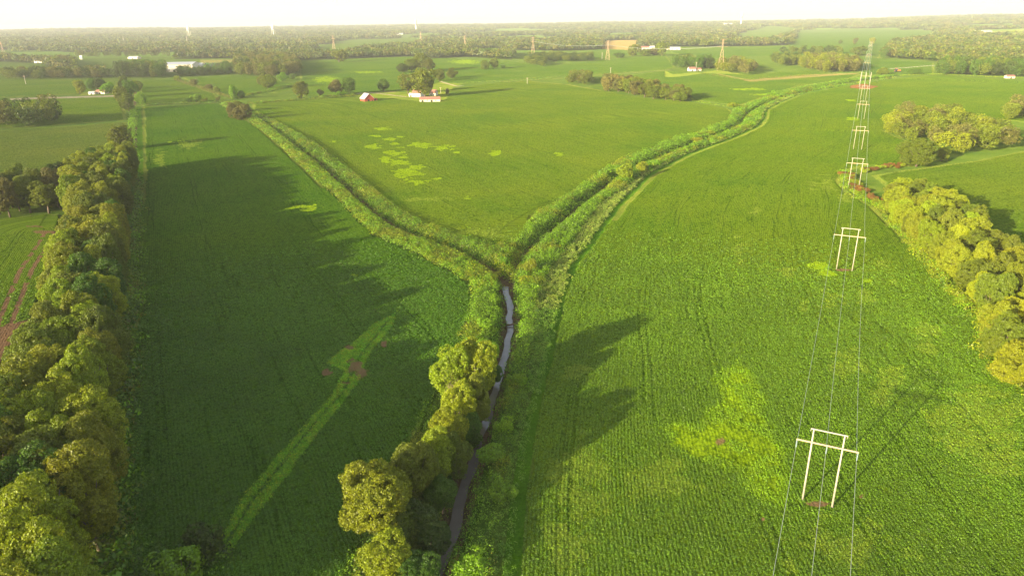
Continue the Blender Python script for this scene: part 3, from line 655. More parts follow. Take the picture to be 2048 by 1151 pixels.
# ---- middle distance singles: (x, y base, height px, width px)
S = [(604, 197, 33, 28, 'olive', 'mid_tall', 'dense upright olive tree at the left end of the lane hedge'),
     (642, 193, 14, 13, 'brown', 'mid_shrub', 'small brown bush between two bigger trees on the lane hedge'),
     (672, 191, 30, 26, 'brown', 'mid_tall', 'brown topped tree in the lane hedge, left of the dark green one'),
     (675, 193, 10, 16, 'lime', 'mid_shrub', 'low bright bush at the foot of the brown topped tree'),
     (699, 190, 34, 23, 'green', 'mid_tall', 'dark green tree in the lane hedge nearest the red barn'),
     (768, 184, 25, 22, 'green', 'mid_tall', 'lone green tree on the lawn behind the red barn'),
     (816, 188, 38, 32, 'olive', 'mid_tall', 'left big shade tree behind the white farmhouse'),
     (850, 196, 56, 42, 'olive', 'mid_tall', 'tallest broad shade tree standing over the white farmhouse'),
     (879, 163, 24, 22, 'olive', 'mid_tall', 'round tree at the back of the farmyard drive'),
     (903, 157, 20, 24, 'olive', 'mid_round', 'rightmost round tree behind the farmyard drive'),
     (895, 191, 14, 10, 'brown', 'mid_shrub', 'small bare looking tree right of the white farmhouse'),
     (806, 146, 18, 22, 'dark', 'mid_round', 'left low tree of the group behind the farmyard'),
     (823, 144, 26, 24, 'olive', 'mid_tall', 'second tree of the group behind the farmyard'),
     (842, 143, 34, 30, 'olive', 'mid_tall', 'tallest tree of the group behind the farmyard'),
     (858, 144, 26, 22, 'olive', 'mid_tall', 'right tree of the group behind the farmyard'),
     (678, 125, 24, 32, 'olive', 'far_tree', 'broad spreading oak alone at the back of the upper field'),
     (536, 178, 27, 30, 'olive', 'mid_round', 'rounded tree at the corner below the dense wood left of centre'),
     (566, 162, 16, 20, 'lime', 'mid_round', 'light green tree at the foot of the dense wood'),
     (524, 170, 20, 18, 'olive', 'mid_round', 'small olive tree left of the rounded corner tree'),
     (585, 158, 10, 16, 'green', 'mid_shrub', 'low bush at the right foot of the dense wood'),
     (970, 139, 17, 20, 'olive', 'mid_round', 'left tree of the small island in the upper field'),
     (989, 138, 21, 16, 'olive', 'mid_tall', 'taller right tree of the small island in the upper field'),
     (1005, 138, 9, 14, 'green', 'mid_shrub', 'low bush right of the small tree island in the upper field'),
     (1266, 113, 22, 24, 'olive', 'far_tree', 'big round tree in front of the golden wheat field'),
     (1235, 116, 10, 24, 'green', 'far_tree', 'low scrub tree left of the big round tree by the wheat field'),
     (1288, 113, 14, 20, 'olive', 'far_tree', 'small tree just right of the big round tree by the wheat field'),
     (1306, 112, 15, 22, 'brown', 'far_tree', 'brownish tree below the distant farm sheds'),
     (1324, 112, 26, 22, 'olive', 'far_tree', 'tall tree in front of the distant farm sheds'),
     (1765, 150, 14, 22, 'olive', 'mid_round', 'olive bush left of the orange digger by the pale road'),
     (1828, 150, 13, 28, 'green', 'mid_round', 'wide green bush right of the orange digger by the pale road'),
     (1716, 112, 19, 30, 'olive', 'far_tree', 'lone tree just left of the far power line'),
     (1710, 89, 13, 10, 'brown', 'far_tree', 'brown thin tree on the far hill field left of the power line'),
     (1744, 90, 14, 10, 'gold', 'far_tree', 'yellowish tree on the far hill field right of the power line'),
     (1680, 88, 8, 8, 'olive', 'far_tree', 'small tree left of the brown thin tree on the far hill field'),
     (284, 209, 24, 22, 'lime', 'mid_round', 'round light tree right of the road corner'),
     (258, 222, 34, 30, 'olive', 'mid_tall', 'broad olive tree left of the farm road at the crossing'),
     (245, 208, 34, 24, 'olive', 'mid_tall', 'olive tree behind the broad one at the road crossing'),
     (264, 196, 34, 26, 'green', 'mid_tall', 'green tree over the farm road behind the crossing'),
     (274, 186, 24, 22, 'olive', 'mid_tall', 'olive tree right of the farm road behind the crossing'),
     (250, 180, 26, 20, 'olive', 'mid_tall', 'back olive tree on the left of the farm road'),
     (160, 188, 26, 22, 'gold', 'mid_tall', 'yellowish tree at the left of the farmstead grove'),
     (186, 183, 24, 22, 'green', 'mid_tall', 'second tree of the farmstead grove'),
     (203, 183, 26, 20, 'dark', 'mid_tall', 'dark tree in the middle of the farmstead grove'),
     (216, 187, 21, 24, 'lime', 'mid_round', 'bright tree at the right of the farmstead grove'),
     (356, 163, 12, 16, 'gold', 'mid_shrub', 'yellowish shrub at the top of the diagonal hedge'),
     (388, 172, 13, 18, 'brown', 'mid_shrub', 'brown shrub on the diagonal hedge, second from its top'),
     (418, 181, 12, 16, 'brown', 'mid_shrub', 'brown shrub on the diagonal hedge, third from its top'),
     (433, 186, 12, 18, 'olive', 'mid_shrub', 'olive shrub low on the diagonal hedge'),
     (468, 198, 26, 17, 'lime', 'mid_round', 'bright upright tree where the diagonal hedge meets the ditch'),
     (484, 197, 15, 16, 'green', 'mid_round', 'green shrub right of the bright upright tree by the ditch'),
     (393, 205, 16, 20, 'lime', 'mid_round', 'round bright shrub on the cross hedge above the shaded field'),
     (410, 205, 9, 14, 'olive', 'mid_shrub', 'small shrub right of the round bright shrub on the cross hedge'),
     (437, 203, 10, 10, 'olive', 'mid_shrub', 'small dark shrub near the right end of the cross hedge'),
     (376, 206, 9, 12, 'green', 'mid_shrub', 'low shrub left of the round bright shrub on the cross hedge'),
     (468, 236, 30, 24, 'brown', 'mid_round', 'brown leaved tree at the head of the ditch'),
     (486, 241, 32, 30, 'brown', 'mid_round', 'wider brown leaved tree at the head of the ditch'),
     (478, 224, 22, 22, 'olive', 'mid_round', 'olive tree behind the two brown ones at the head of the ditch'),
     (1832, 333, 55, 64, 'olive', 'near_round', 'round tree standing alone at the left end of the red shrub strip'),
     (1883, 322, 26, 26, 'gold', 'near_round', 'small golden tree right of the big round tree'),
     (1465, 214, 9, 22, 'yellow', 'mid_shrub', 'yellow dome shaped bush on the field corner above the creek bend'),
     (1250, 362, 34, 34, 'yellow', 'mid_round', 'round yellow tree growing in the right ditch brush'),
     (1282, 345, 22, 24, 'gold', 'mid_round', 'golden bush just beyond the round yellow tree in the right ditch'),
     (1234, 372, 14, 20, 'gold', 'mid_shrub', 'small golden bush at the foot of the round yellow tree in the right ditch'),
     (1063, 548, 30, 28, 'gold', 'near_shrub', 'golden bush at the junction where the ditches meet'),
     (1395, 285, 10, 26, 'gold', 'mid_shrub', 'golden tinted bush in the right ditch brush'),
     ]
for s_ in S: single(*s_, group=None, cat=('bush' if ('shrub' in s_[6] or 'bush' in s_[6]) else 'tree'), name=('shrub' if ('shrub' in s_[6] or 'bush' in s_[6]) else 'broadleaf_tree'))
# ---- middle distance groups
def clump(poly, sp_, hr, wr, pals, kind, where, grp, order='left'): wood(poly, sp_, hr, wr, pals, kind, where, grp, order)
clump([(1140, 168), (1172, 171), (1176, 160), (1146, 158)], 13, (17, 20), (15, 19), ['brown', 'olive', 'brown'], 'mid_tall', 'in the small round grove', 'round grove')
clump([(1208, 181), (1260, 190), (1310, 199), (1312, 190), (1262, 178), (1212, 171)], 13, (17, 21), (15, 20), ['brown', 'olive', 'tan', 'olive'], 'mid_tall', 'in the long grove', 'long grove')
clump([(1322, 201), (1360, 204), (1378, 203), (1364, 195), (1326, 192)], 12, (11, 17), (13, 17), ['brown', 'olive'], 'mid_tall', 'in the low grove right of the long grove', 'low grove right of the long grove')
clump([(1350, 138), (1386, 138), (1386, 128), (1352, 128)], 19, (21, 25), (19, 24), ['green', 'olive'], 'mid_tall', 'in the grove left of the small farmhouse', 'trees left of the small farmhouse')
clump([(1396, 138), (1417, 138), (1417, 130), (1398, 130)], 16, (21, 25), (18, 22), ['green', 'dark'], 'mid_tall', 'in the grove right of the small farmhouse', 'trees right of the small farmhouse')
clump([(1436, 143), (1470, 148), (1505, 152), (1508, 140), (1470, 132), (1440, 134)], 19, (16, 24), (17, 23), ['olive', 'gold', 'brown'], 'mid_tall', 'in the grove around the lattice tower foot', 'grove at the lattice tower')
clump([(1545, 128), (1560, 133), (1596, 130), (1596, 122), (1550, 120)], 14, (16, 20), (13, 17), ['dark', 'olive'], 'mid_tall', 'in the dark pair left of the wide grove', 'trees left of the wide grove')
clump([(1602, 137), (1650, 146), (1712, 144), (1714, 134), (1660, 122), (1610, 124)], 13, (19, 24), (14, 19), ['olive', 'gold', 'brown'], 'mid_tall', 'in the wide grove left of the far power line', 'wide grove left of the power line')
clump([(1772, 262), (1806, 285), (1870, 290), (1900, 312), (2012, 302), (2014, 284), (1965, 262), (1900, 238), (1800, 236)], 11.55, (12, 17), (12, 17), ['olive', 'olive', 'gold', 'brown'], 'near_round', 'of the rounded wood at the right', 'rounded wood on the right', 'near')
clump([(2012, 242), (2100, 250), (2200, 255), (2200, 232), (2020, 228)], 13, (15, 19), (14, 18), ['olive', 'brown'], 'mid_tall', 'at the right photo edge beyond the rounded wood', 'trees at the right edge beyond the rounded wood')
clump([(1875, 151), (1905, 152), (1968, 153), (2055, 155), (2200, 160), (2200, 145), (2000, 143), (1880, 141)], 13, (22, 28), (15, 20), ['dark', 'olive', 'green'], 'mid_tall', 'in the near row of the wood at the upper right', 'near row of the upper right wood')
clump([(8, 160), (215, 157), (215, 151), (8, 154)], 15, (17, 23), (15, 22), ['dark', 'olive', 'brown'], 'mid_tall', 'in the row behind the back left field', 'row behind the back left field')
clump([(232, 157), (330, 157), (330, 148), (240, 146)], 13, (24, 31), (15, 20), ['olive', 'dark', 'green'], 'mid_tall', 'in the tall dark group left of the factory sheds', 'tall group left of the factory')
clump([(358, 153), (405, 153), (405, 148), (360, 148)], 12, (13, 19), (12, 16), ['dark', 'green'], 'mid_tall', 'in the dark row below the factory sheds', 'row below the factory')
clump([(405, 152), (520, 146), (520, 140), (455, 138), (410, 147)], 14, (12, 20), (12, 17), ['dark', 'green'], 'mid_tall', 'in the row right of the factory yard', 'row right of the factory yard')
clump([(475, 152), (560, 156), (598, 152), (592, 130), (540, 122), (475, 124)], 15, (22, 28), (16, 22), ['brown', 'olive', 'dark', 'brown'], 'mid_tall', 'in the dense wood left of the upper field', 'dense wood left of the upper field')
clump([(1050, 128), (1085, 134), (1090, 124), (1140, 124), (1182, 124), (1184, 117), (1100, 114), (1055, 118)], 17, (13, 19), (14, 20), ['olive', 'dark'], 'mid_tall', 'in the loose belt above the upper middle field', 'loose belt above the upper field')
# far woods edge: the trees that show largest, one by one
def belt(line, depth_px, n, hr, pals, where, grp):
    L = np.array(line, float); seg = np.hypot(*np.diff(L, axis=0).T); cum = np.concatenate([[0], np.cumsum(seg)])
    xs = []
    for i in range(n):
        s_ = (i + rng.uniform(.2, .8)) / n * cum[-1]; px = np.interp(s_, cum, L[:, 0]); py = np.interp(s_, cum, L[:, 1]) - rng.uniform(0, depth_px)
        xs.append((px, py))
    xs.sort()
    for i, (px, py) in enumerate(xs):
        x, y = [float(v) for v in at(px, py)]; pal = pick(pals)
        tree(x, y, rng.uniform(*hr), rng.uniform(16, 24), pal, 'far_tree', '%s tree %s' % (WORDS[pal], where), grp)
belt([(598, 120), (720, 116), (820, 112), (860, 117), (930, 113), (1024, 119)], 3, 44, (17, 25), ['olive', 'dark', 'green'], 'along the front of the wood behind the upper field', 'front trees of the far centre wood')
belt([(1290, 93), (1300, 93), (1400, 94), (1536, 92), (1590, 90)], 2, 30, (18, 26), ['olive', 'dark'], 'along the far tree belt beyond the wheat field', 'far belt beyond the wheat field')
belt([(150, 117), (345, 113)], 2, 18, (18, 26), ['olive', 'brown'], 'in front of the far left wood above the green strip', 'front trees of the far left wood')
belt([(92, 136), (150, 138)], 6, 8, (24, 32), ['brown', 'olive'], 'in the high mound of trees at the upper left', 'high tree mound at the upper left')
belt([(350, 118), (470, 117)], 2, 14, (20, 28), ['brown', 'dark'], 'in the wood edge right behind the factory yard', 'wood edge behind the factory yard')
belt([(1760, 117), (1830, 120), (1868, 124)], 4, 12, (18, 24), ['olive', 'green'], 'along the left front of the upper right wood', 'left front of the upper right wood')
belt([(1565, 110), (1685, 110)], 3, 12, (18, 24), ['olive', 'dark'], 'in the row left of the far power line, beyond the wide grove', 'row beyond the wide grove')

# ------------------------------------------------------------------ far woods: one mass
def far_mass():
    rg = np.random.default_rng(5); P = []; T = []
    pts = []
    d0 = 1150.
    while d0 < 12500:
        s_ = max(12., d0 * .0085); th = np.arange(-R(44), R(46), s_ / d0)
        th = th + rg.uniform(-.4, .4, len(th)) * s_ / d0; d = d0 + rg.uniform(-.45, .45, len(th)) * s_
        pts.append(np.stack([d * np.sin(th), d * np.cos(th), np.full(len(th), s_)], 1)); d0 += s_ * .9
    pts = np.concatenate(pts); px, py = proj(pts[:, 0], pts[:, 1])
    m = woodmask(px, py)
    d_ = np.hypot(pts[:, 0], pts[:, 1])
    clr = clearing(pts[:, 0], pts[:, 1])
    m &= ~(clr & (d_ > 1700))
    extra = [[(1762, 116), (1785, 85), (1900, 74), (2048, 78), (2300, 80), (2300, 145), (2000, 146), (1868, 124)], [(475, 150), (590, 148), (590, 112), (470, 112)], [(8, 156), (215, 155), (215, 153), (8, 154)]]
    for e in extra: m |= inpoly(px, py, e) & ~inpoly(px, py, [(1968, 122), (2300, 106), (2300, 115), (1968, 129)])
    pts = pts[m]; n = len(pts); print('far trees', n)
    sc = np.clip(pts[:, 2] * .72, 8.5, 60); ht = rg.uniform(14, 23, n) * (1 + .25 * (fbm(pts[:, 0] / 90, pts[:, 1] / 90, 3) - .5)); gz = np.array([ground_z(a, b) for a, b in pts[:, :2]])
    k = 34
    d = sphere_dirs(n * k, rg); d[:, 2] = np.abs(d[:, 2]) * 1.15 - .35
    c = np.stack([np.repeat(pts[:, 0], k), np.repeat(pts[:, 1], k), np.repeat(gz + ht * .52, k)], 1)
    lump = 1 + .22 * rg.normal(0, 1, n * k)
    ext = np.stack([np.repeat(sc * .62, k), np.repeat(sc * .62, k), np.repeat(ht * .48, k)], 1) * lump[:, None]
    cc = c + d * ext
    Q = quads_at(cc, d, 1., rg, .5).reshape(-1, 4, 3)
    size = np.repeat(sc * .42, k)[:, None, None]; ctr = Q.mean(1, keepdims=True); Q = ctr + (Q - ctr) * size
    pal = np.array([GREENS['far'], GREENS['olive'], GREENS['dark'], GREENS['brown']])[rg.integers(0, 4, n)] * rg.uniform(.75, 1.25, n)[:, None]
    col = np.repeat(pal, k * 4, 0); col = np.concatenate([col, np.ones((len(col), 1))], 1)
    Q = Q.reshape(-1, 3); PP = [Q]; CC = [col]
    rg2 = np.random.default_rng(3)
    bank_ = [crown(np.random.default_rng(50 + i), 13, 16.5, 1.5, 1.15, 6, 10, 1.7) for i in range(5)]
    for q in REST:
        B = bank_[q['k'] % 5]; c_, s__ = math.cos(q['rz']), math.sin(q['rz']); sx_, sz_ = q['w'] / 13, q['h'] / 18
        PP.append(np.stack([q['x'] + (B[:, 0] * c_ - B[:, 1] * s__) * sx_, q['y'] + (B[:, 0] * s__ + B[:, 1] * c_) * sx_, B[:, 2] * sz_], 1))
        cc_ = np.array([*GREENS[q['pal']], 1.]) * q['v']; CC.append(np.tile(cc_, (len(B), 1)))
    Q = np.concatenate(PP); col = np.concatenate(CC); print('mass quads', len(Q) // 4)
    o = link('distant_woodland', quads_mesh('distant_woodland', Q, MAT_STUFF, {'tint': ('FLOAT_COLOR', col)}))
    tag(o, 'hazy mass of far woods stretching to the horizon', 'woodland', None, 'stuff')

# ------------------------------------------------------------------ bank brush, tall grass, hedges (nobody could count them)
def brush(name, label, cat, P, rad, hh, cols, leafk=.34, k=26, seed=1, zbase=None):
    """P (n,2) clump centres, rad clump radius (n), hh clump top height (n)"""
    rg = np.random.default_rng(seed); n = len(P)
    if zbase is None: zbase = np.zeros(n)
    d = sphere_dirs(n * k, rg); d[:, 2] = np.abs(d[:, 2]) * 1.2 - .2
    c = np.stack([np.repeat(P[:, 0], k), np.repeat(P[:, 1], k), np.repeat(zbase + hh * .45, k)], 1)
    ext = np.stack([np.repeat(rad, k), np.repeat(rad, k), np.repeat(hh * .55, k)], 1) * rg.uniform(.7, 1.1, n * k)[:, None]
    Q = quads_at(c + d * ext, d, 1., rg, .5).reshape(-1, 4, 3); size = np.repeat(rad * leafk, k)[:, None, None]
    ctr = Q.mean(1, keepdims=True); Q = ctr + (Q - ctr) * size
    col = np.repeat(cols, k * 4, 0); col = np.concatenate([col, np.ones((len(col), 1))], 1)
    o = link(name, quads_mesh(name, Q.reshape(-1, 3), MAT_STUFF, {'tint': ('FLOAT_COLOR', col)}))
    return tag(o, label, cat, None, 'stuff')
def tr_depth(x, y):
    dC_, _, _ = segdist(x, y, creek_w); dL_, _, _ = segdist(x, y, lb_w); dR_, _, _ = segdist(x, y, rb_w)
    return np.maximum(cut(dC_, 5.5, 3.2), np.maximum(cut(dL_, 5.5, 2.8), cut(dR_, 5.5, 2.8))), dC_, dL_, dR_
def fill(poly_px, dens, rg):
    wp = wpoly(poly_px); xs = [p[0] for p in wp]; ys = [p[1] for p in wp]
    out = []
    # density falls with distance: thin by keep probability, later scaled radius
    n = int((max(xs) - min(xs)) * (max(ys) - min(ys)) * dens)
    x = rg.uniform(min(xs), max(xs), n); y = rg.uniform(min(ys), max(ys), n)
    m = inpoly(x, y, wp); x, y = x[m], y[m]
    d = np.hypot(x, y); keep = rg.uniform(0, 1, len(x)) < np.clip((200 / d) ** 1.3, .03, 1)
    return x[keep], y[keep]
def palcols(names, n, rg, lo=.75, hi=1.25):
    return np.array([GREENS[q] for q in names])[rg.integers(0, len(names), n)] * rg.uniform(lo, hi, n)[:, None]
def bank(poly, nm, lab, names, hmul=1., seed=3, dens=1.0, dmin=1.7, grassy=None):
    rg = np.random.default_rng(seed); x, y = fill(poly, dens, rg)
    tr, dC_, dL_, dR_ = tr_depth(x, y)
    dmn = np.minimum(dC_, np.minimum(dL_ + dmin * .55, dR_ + dmin * .55)); k = dmn > dmin * rg.uniform(.8, 1.5, len(x)); x, y, tr, dmn = x[k], y[k], tr[k], dmn[k]
    d = np.hypot(x, y); sc = np.clip((d / 200) ** .65, .8, 3.2)
    rad = rg.uniform(.7, 1.5, len(x)) * sc; h = (rg.uniform(1.7, 3.9, len(x)) + 1.6 * (fbm(x / 9, y / 9, 4) - .3)) * hmul
    cols = palcols(names, len(x), rg); sel = fbm(x / 14, y / 14, 8) > .62; cols[sel] = palcols(['yellow', 'lime', 'gold', 'olive'], int(sel.sum()), rg)
    print(nm, len(x)); brush(nm, lab, 'brush', np.stack([x, y], 1), rad, h, cols, seed=seed, zbase=-tr)
INNER_E = [(866, 1151), (905, 1050), (932, 960), (955, 880), (982, 795), (1003, 725), (1022, 650), (1018, 600), (1012, 566)]
bank([(560, 1500)] + E_LEFT[:8] + INNER_E[::-1] + [(800, 1300), (700, 1600)], 'creek_bank_brush', 'dense leafy brush on the left bank of the creek below the junction', ['brush', 'green', 'brush', 'lime'], 1.0, 3)
bank([(1012, 566)] + E_LEFT[7:] + [(474, 204)] + LEFTB[::-1][1:], 'creek_bank_brush', 'yellow green brush between the shaded left field and the left ditch', ['lime', 'yellow', 'lime', 'brush'], .8, 4)
bank([(1012, 566)] + LEFTB[1:] + [(505, 222)] + E_MIDL[1:-1] + [(1030, 488), (1030, 540)], 'creek_bank_brush', 'leafy green brush between the left ditch and the middle field', ['brush', 'brush', 'green', 'olive'], 1.0, 5)
bank(RIGHTB[:] + [(1600, 180), (1540, 195), (1467, 222)] + E_MIDR[:14][::-1], 'creek_bank_brush', 'leafy green brush between the right ditch and the middle field', ['brush', 'lime', 'green', 'brush'], 1.05, 6)
# right side: brush next to the water, pale tall grass outside it
PALEIN = [(820, 1700), (900, 1300), (985, 1151), (1005, 1000), (1022, 900), (1048, 800), (1062, 713), (1068, 650), (1072, 600), (1100, 540), (1150, 478), (1195, 415), (1245, 380), (1285, 350), (1330, 328), (1375, 306), (1420, 290), (1470, 271), (1508, 252), (1520, 237), (1526, 218), (1565, 199), (1600, 187)]
bank(CREEK[:-1][::-1][::-1] + RIGHTB[:-2] + PALEIN[::-1], 'creek_bank_brush', 'leafy green brush on the right bank beside the creek and right ditch', ['brush', 'green', 'brush', 'lime'], 1.0, 7)
def tallgrass():
    rg = np.random.default_rng(9)
    # strip between PALEIN and the grass lane (4 m inside the crop edge)
    gout = []
    E = [p for p in E_RIGHT[:-2]]
    x, y = fill(PALEIN + E[::-1], 1.6, rg); d, s, a = segdist(x, y, guideR); k = d > np.where(np.hypot(x, y) < 250, 1.6, 3.2) + rg.uniform(-.8, .8, len(x)); x, y = x[k], y[k]
    tr, dC_, _, dR_ = tr_depth(x, y); k = tr < .4; x, y = x[k], y[k]; dd_ = np.hypot(x, y)
    rad = rg.uniform(.5, .9, len(x)) * np.clip((dd_ / 200) ** .7, .7, 3); h = rg.uniform(1.0, 1.8, len(x))
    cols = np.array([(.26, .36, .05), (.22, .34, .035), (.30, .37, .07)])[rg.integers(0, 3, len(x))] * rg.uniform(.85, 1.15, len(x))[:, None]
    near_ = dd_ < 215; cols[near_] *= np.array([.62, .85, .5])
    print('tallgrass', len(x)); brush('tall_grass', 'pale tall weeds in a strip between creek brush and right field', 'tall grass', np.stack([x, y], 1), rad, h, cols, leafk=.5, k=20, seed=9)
tallgrass()
def wway():
    rg = np.random.default_rng(19); x, y = fill(WATERWAY_L, 5., rg); d, _, _ = segdist(x, y, wpoly([(780, 640), (720, 715), (690, 780), (620, 860), (560, 935), (500, 1010), (462, 1075), (445, 1115)]))
    k = (d > .3) & (fbm(x / 4, y / 4, 5) > .3); x, y = x[k], y[k]
    for cx_, cy_, rx, ry in BARES[:5]:
        px, py = proj(x, y); k = np.hypot((px - cx_) / rx, (py - cy_) / ry) > .9; x, y = x[k], y[k]
    n = len(x); brush('tall_grass', 'bright green grass strip running diagonally through the shaded left field', 'tall grass', np.stack([x, y], 1), rg.uniform(.35, .7, n), rg.uniform(.5, 1.1, n), palcols(['lime', 'lime', 'yellow'], n, rg) * 1.35, leafk=.5, k=14, seed=19)
wway()
def hedge(line, width, hr, names, lab, seed, nm='hedgerow', dens=.35, cat='hedge', leafk=.42, k=22):
    rg = np.random.default_rng(seed); L = np.array(wpoly(line)); seg = np.hypot(*np.diff(L, axis=0).T); cum = np.concatenate([[0], np.cumsum(seg)])
    n = int(cum[-1] * width * dens) + 10; s_ = rg.uniform(0, cum[-1], n)
    x = np.interp(s_, cum, L[:, 0]) + rg.normal(0, width * .3, n); y = np.interp(s_, cum, L[:, 1]) + rg.normal(0, width * .3, n)
    h = rg.uniform(*hr, n); rad = h * rg.uniform(.5, .9, n)
    brush(nm, lab, cat, np.stack([x, y], 1), rad, h, palcols(names, n, rg), leafk=leafk, k=k, seed=seed)
hedge([(500, 208), (600, 201), (700, 193), (712, 188)], 7, (1.2, 3.2), ['olive', 'brush', 'gold'], 'low overgrown hedge along the lane left of the red barn', 21)
hedge([(285, 213), (330, 209), (380, 208), (440, 206)], 6, (1.2, 3.2), ['olive', 'brush', 'green'], 'low hedge across the top of the shaded left field', 22)
hedge([(350, 160), (400, 176), (440, 190), (470, 198)], 7, (1.2, 3), ['olive', 'gold', 'brown'], 'thin diagonal hedge left of the ditch head', 23)
hedge([(470, 198), (500, 190), (560, 178), (600, 168)], 12, (1.2, 3), ['brush', 'olive'], 'low scrub running to the rounded corner tree', 24)
hedge([(266, 345), (268, 320), (262, 290), (264, 260), (268, 230), (266, 215)], 5, (1, 3.4), ['brush', 'lime'], 'ragged scrub along the farm road above the long tree row', 25)
hedge([(205, 1500), (222, 1150), (228, 1000), (234, 860), (240, 740), (256, 600), (264, 450), (272, 360)], 5, (2.5, 6.5), ['olive', 'green', 'brush'], 'dark undergrowth added to shade and fill the foot of the long left tree row', 34, dens=.4, leafk=.24, k=40)  # scrub added to close light gaps and cast shade under the row
hedge([(1752, 408), (1812, 478), (1858, 530), (1918, 598), (1968, 648), (1988, 728), (2050, 778), (2300, 940)], 5, (1.2, 3.5), ['yellow', 'gold', 'lime'], 'yellow green undergrowth along the foot of the golden tree row at right', 33, dens=.5, leafk=.26, k=44)
hedge([(1690, 345), (1700, 378), (1730, 400), (1757, 417)], 8, (1.0, 2.4), ['lime', 'yellow', 'brush'], 'low yellow green scrub under the third power pole frame', 26)
hedge([(1795, 153), (1870, 149), (1960, 154), (2048, 157), (2200, 160)], 8, (1, 2.4), ['yellow', 'lime'], 'strip of light scrub along the foot of the upper right wood', 27)
hedge([(910, 167), (960, 165), (1024, 163), (1100, 157)], 3, (.8, 1.5), ['brush', 'lime'], 'thin line of scrub crossing above the middle field', 28)
hedge([(250, 1480), (300, 1180), (335, 1145), (400, 1130), (440, 1110)], 7, (2.0, 4.5), ['green', 'dark', 'brush'], 'dark scrub in the bottom left corner of the shaded field', 29, dens=.6, leafk=.2, k=60)
hedge([(1385, 203), (1440, 212), (1470, 216)], 5, (.8, 1.6), ['yellow', 'lime'], 'pale grassy strip above the field corner near the creek bend', 30)
hedge([(1540, 192), (1620, 176), (1700, 162), (1790, 152)], 14, (1.5, 4), ['brush', 'green', 'lime'], 'brush along the upper ditch under the far power line', 31, dens=.25)
hedge([(1400, 146), (1480, 160), (1560, 155), (1620, 150)], 10, (.8, 2), ['brown', 'gold', 'brush'], 'brownish scrub along the curved terrace', 32, dens=.2)
def plants():
    rg = np.random.default_rng(77); XY = []; RD = []; CO = []
    for k, (nm, poly, col, rk) in enumerate(FIELDS):
        if nm not in ('left_field', 'right_field', 'middle_field', 'corner_field'): continue
        wp = wpoly(poly); n = 720000; y = 62 + 300 * rg.uniform(0, 1, n) ** 1.25; x = rg.uniform(-.84, .84, n) * (y + 22)
        wxx, wyy = proj(x, y); m = inpoly(wxx, wyy, poly)
        x, y = x[m], y[m]; r0 = rowq(rk, x, y); e_ = .3; gx = (rowq(rk, x + e_, y) - r0) / e_; gy = (rowq(rk, x, y + e_) - r0) / e_
        q = (r0 % .76) - .38 + rg.normal(0, .12, len(x)); x, y = x - q * gx, y - q * gy
        px, py = proj(x, y); ia = np.clip(np.searchsorted(angs, np.arctan2(x, y)), 0, NA - 1); ir = np.clip(np.searchsorted(rr, np.hypot(x, y)), 0, NR - 1)
        ok = (bare[ir, ia] < .3) & (~TRK[ir, ia] | (rg.uniform(0, 1, len(x)) < .35)) & (cls[ir, ia] == k + 1) & (rg.uniform(0, 1, len(x)) > sstep(170, 330, np.hypot(x, y)))
        x, y, ia, ir = x[ok], y[ok], ia[ok], ir[ok]; w_ = weed[ir, ia]; p_ = pale[ir, ia]
        c = base[ir, ia] * PLK
        c = c * (.8 + .5 * fbm(x / 14, y / 14, 41)[:, None]) * rg.uniform(.84, 1.2, len(x))[:, None]
        c = c + (sstep(.12, .5, w_) * rg.uniform(.4, 1, len(x)))[:, None] * (np.array((.29, .49, .006)) - c)
        c = c + (p_ * rg.uniform(0, 1, len(x)) > .24)[:, None] * (np.array((.25, .36, .02)) - c) * .6
        XY.append(np.stack([x, y, np.where(w_ > .4, .28, .5)], 1)); CO.append(c)
    XY = np.concatenate(XY); CO = np.concatenate(CO); d = np.hypot(XY[:, 0], XY[:, 1]); n = len(XY); kk = 5
    rad = .30 * np.clip(d / 170, .8, 1.7) * rg.uniform(.7, 1.35, n)
    dr = sphere_dirs(n * kk, rg); dr[:, 2] = np.abs(dr[:, 2])
    c = np.repeat(XY, kk, 0) + dr * np.repeat(rad, kk)[:, None] * np.array([1, 1, .75])
    Q = quads_at(c, dr + np.array([0, 0, .3]), 1., rg, .35).reshape(-1, 4, 3); ctr = Q.mean(1, keepdims=True); Q = ctr + (Q - ctr) * np.repeat(rad * .95, kk)[:, None, None]
    col = np.concatenate([np.repeat(CO, kk * 4, 0), np.ones((n * kk * 4, 1))], 1)
    print('plants', n)
    tag(link('soybean_plants', quads_mesh('soybean_plants', Q.reshape(-1, 3), MAT_STUFF, {'tint': ('FLOAT_COLOR', col)})), 'leafy green soybean plants filling the near fields in rows', 'crop', None, 'stuff')
PLK = np.array([1.46, 1.62, .9])
plants()
# red sumac shrubs, one by one
def sumac(line, n, width, start):
    L = np.array(wpoly(line)); seg = np.hypot(*np.diff(L, axis=0).T); cum = np.concatenate([[0], np.cumsum(seg)])
    for i in range(n):
        s_ = (i + .5) / n * cum[-1]; x = np.interp(s_, cum, L[:, 0]) + rng.normal(0, width * .3); y = np.interp(s_, cum, L[:, 1]) + rng.normal(0, width * .3)
        h = rng.uniform(1.8, 3.2); red = rng.uniform() < .72
        e = tree(float(x), float(y), h, rng.uniform(3., 4.6), 'red' if red else 'yellow', 'near_shrub', '%s shrub, %s in the strip %s' % ('red leaved' if red else 'yellow green', ordw(i), start), 'red and yellow shrubs around the third pole frame', 'shrub', 'sumac_shrub')
sumac([(1697, 350), (1708, 375), (1735, 392), (1762, 410)], 26, 7, 'running down from the third pole frame')
sumac([(1722, 346), (1760, 338), (1805, 333)], 16, 5, 'running right towards the big round tree')
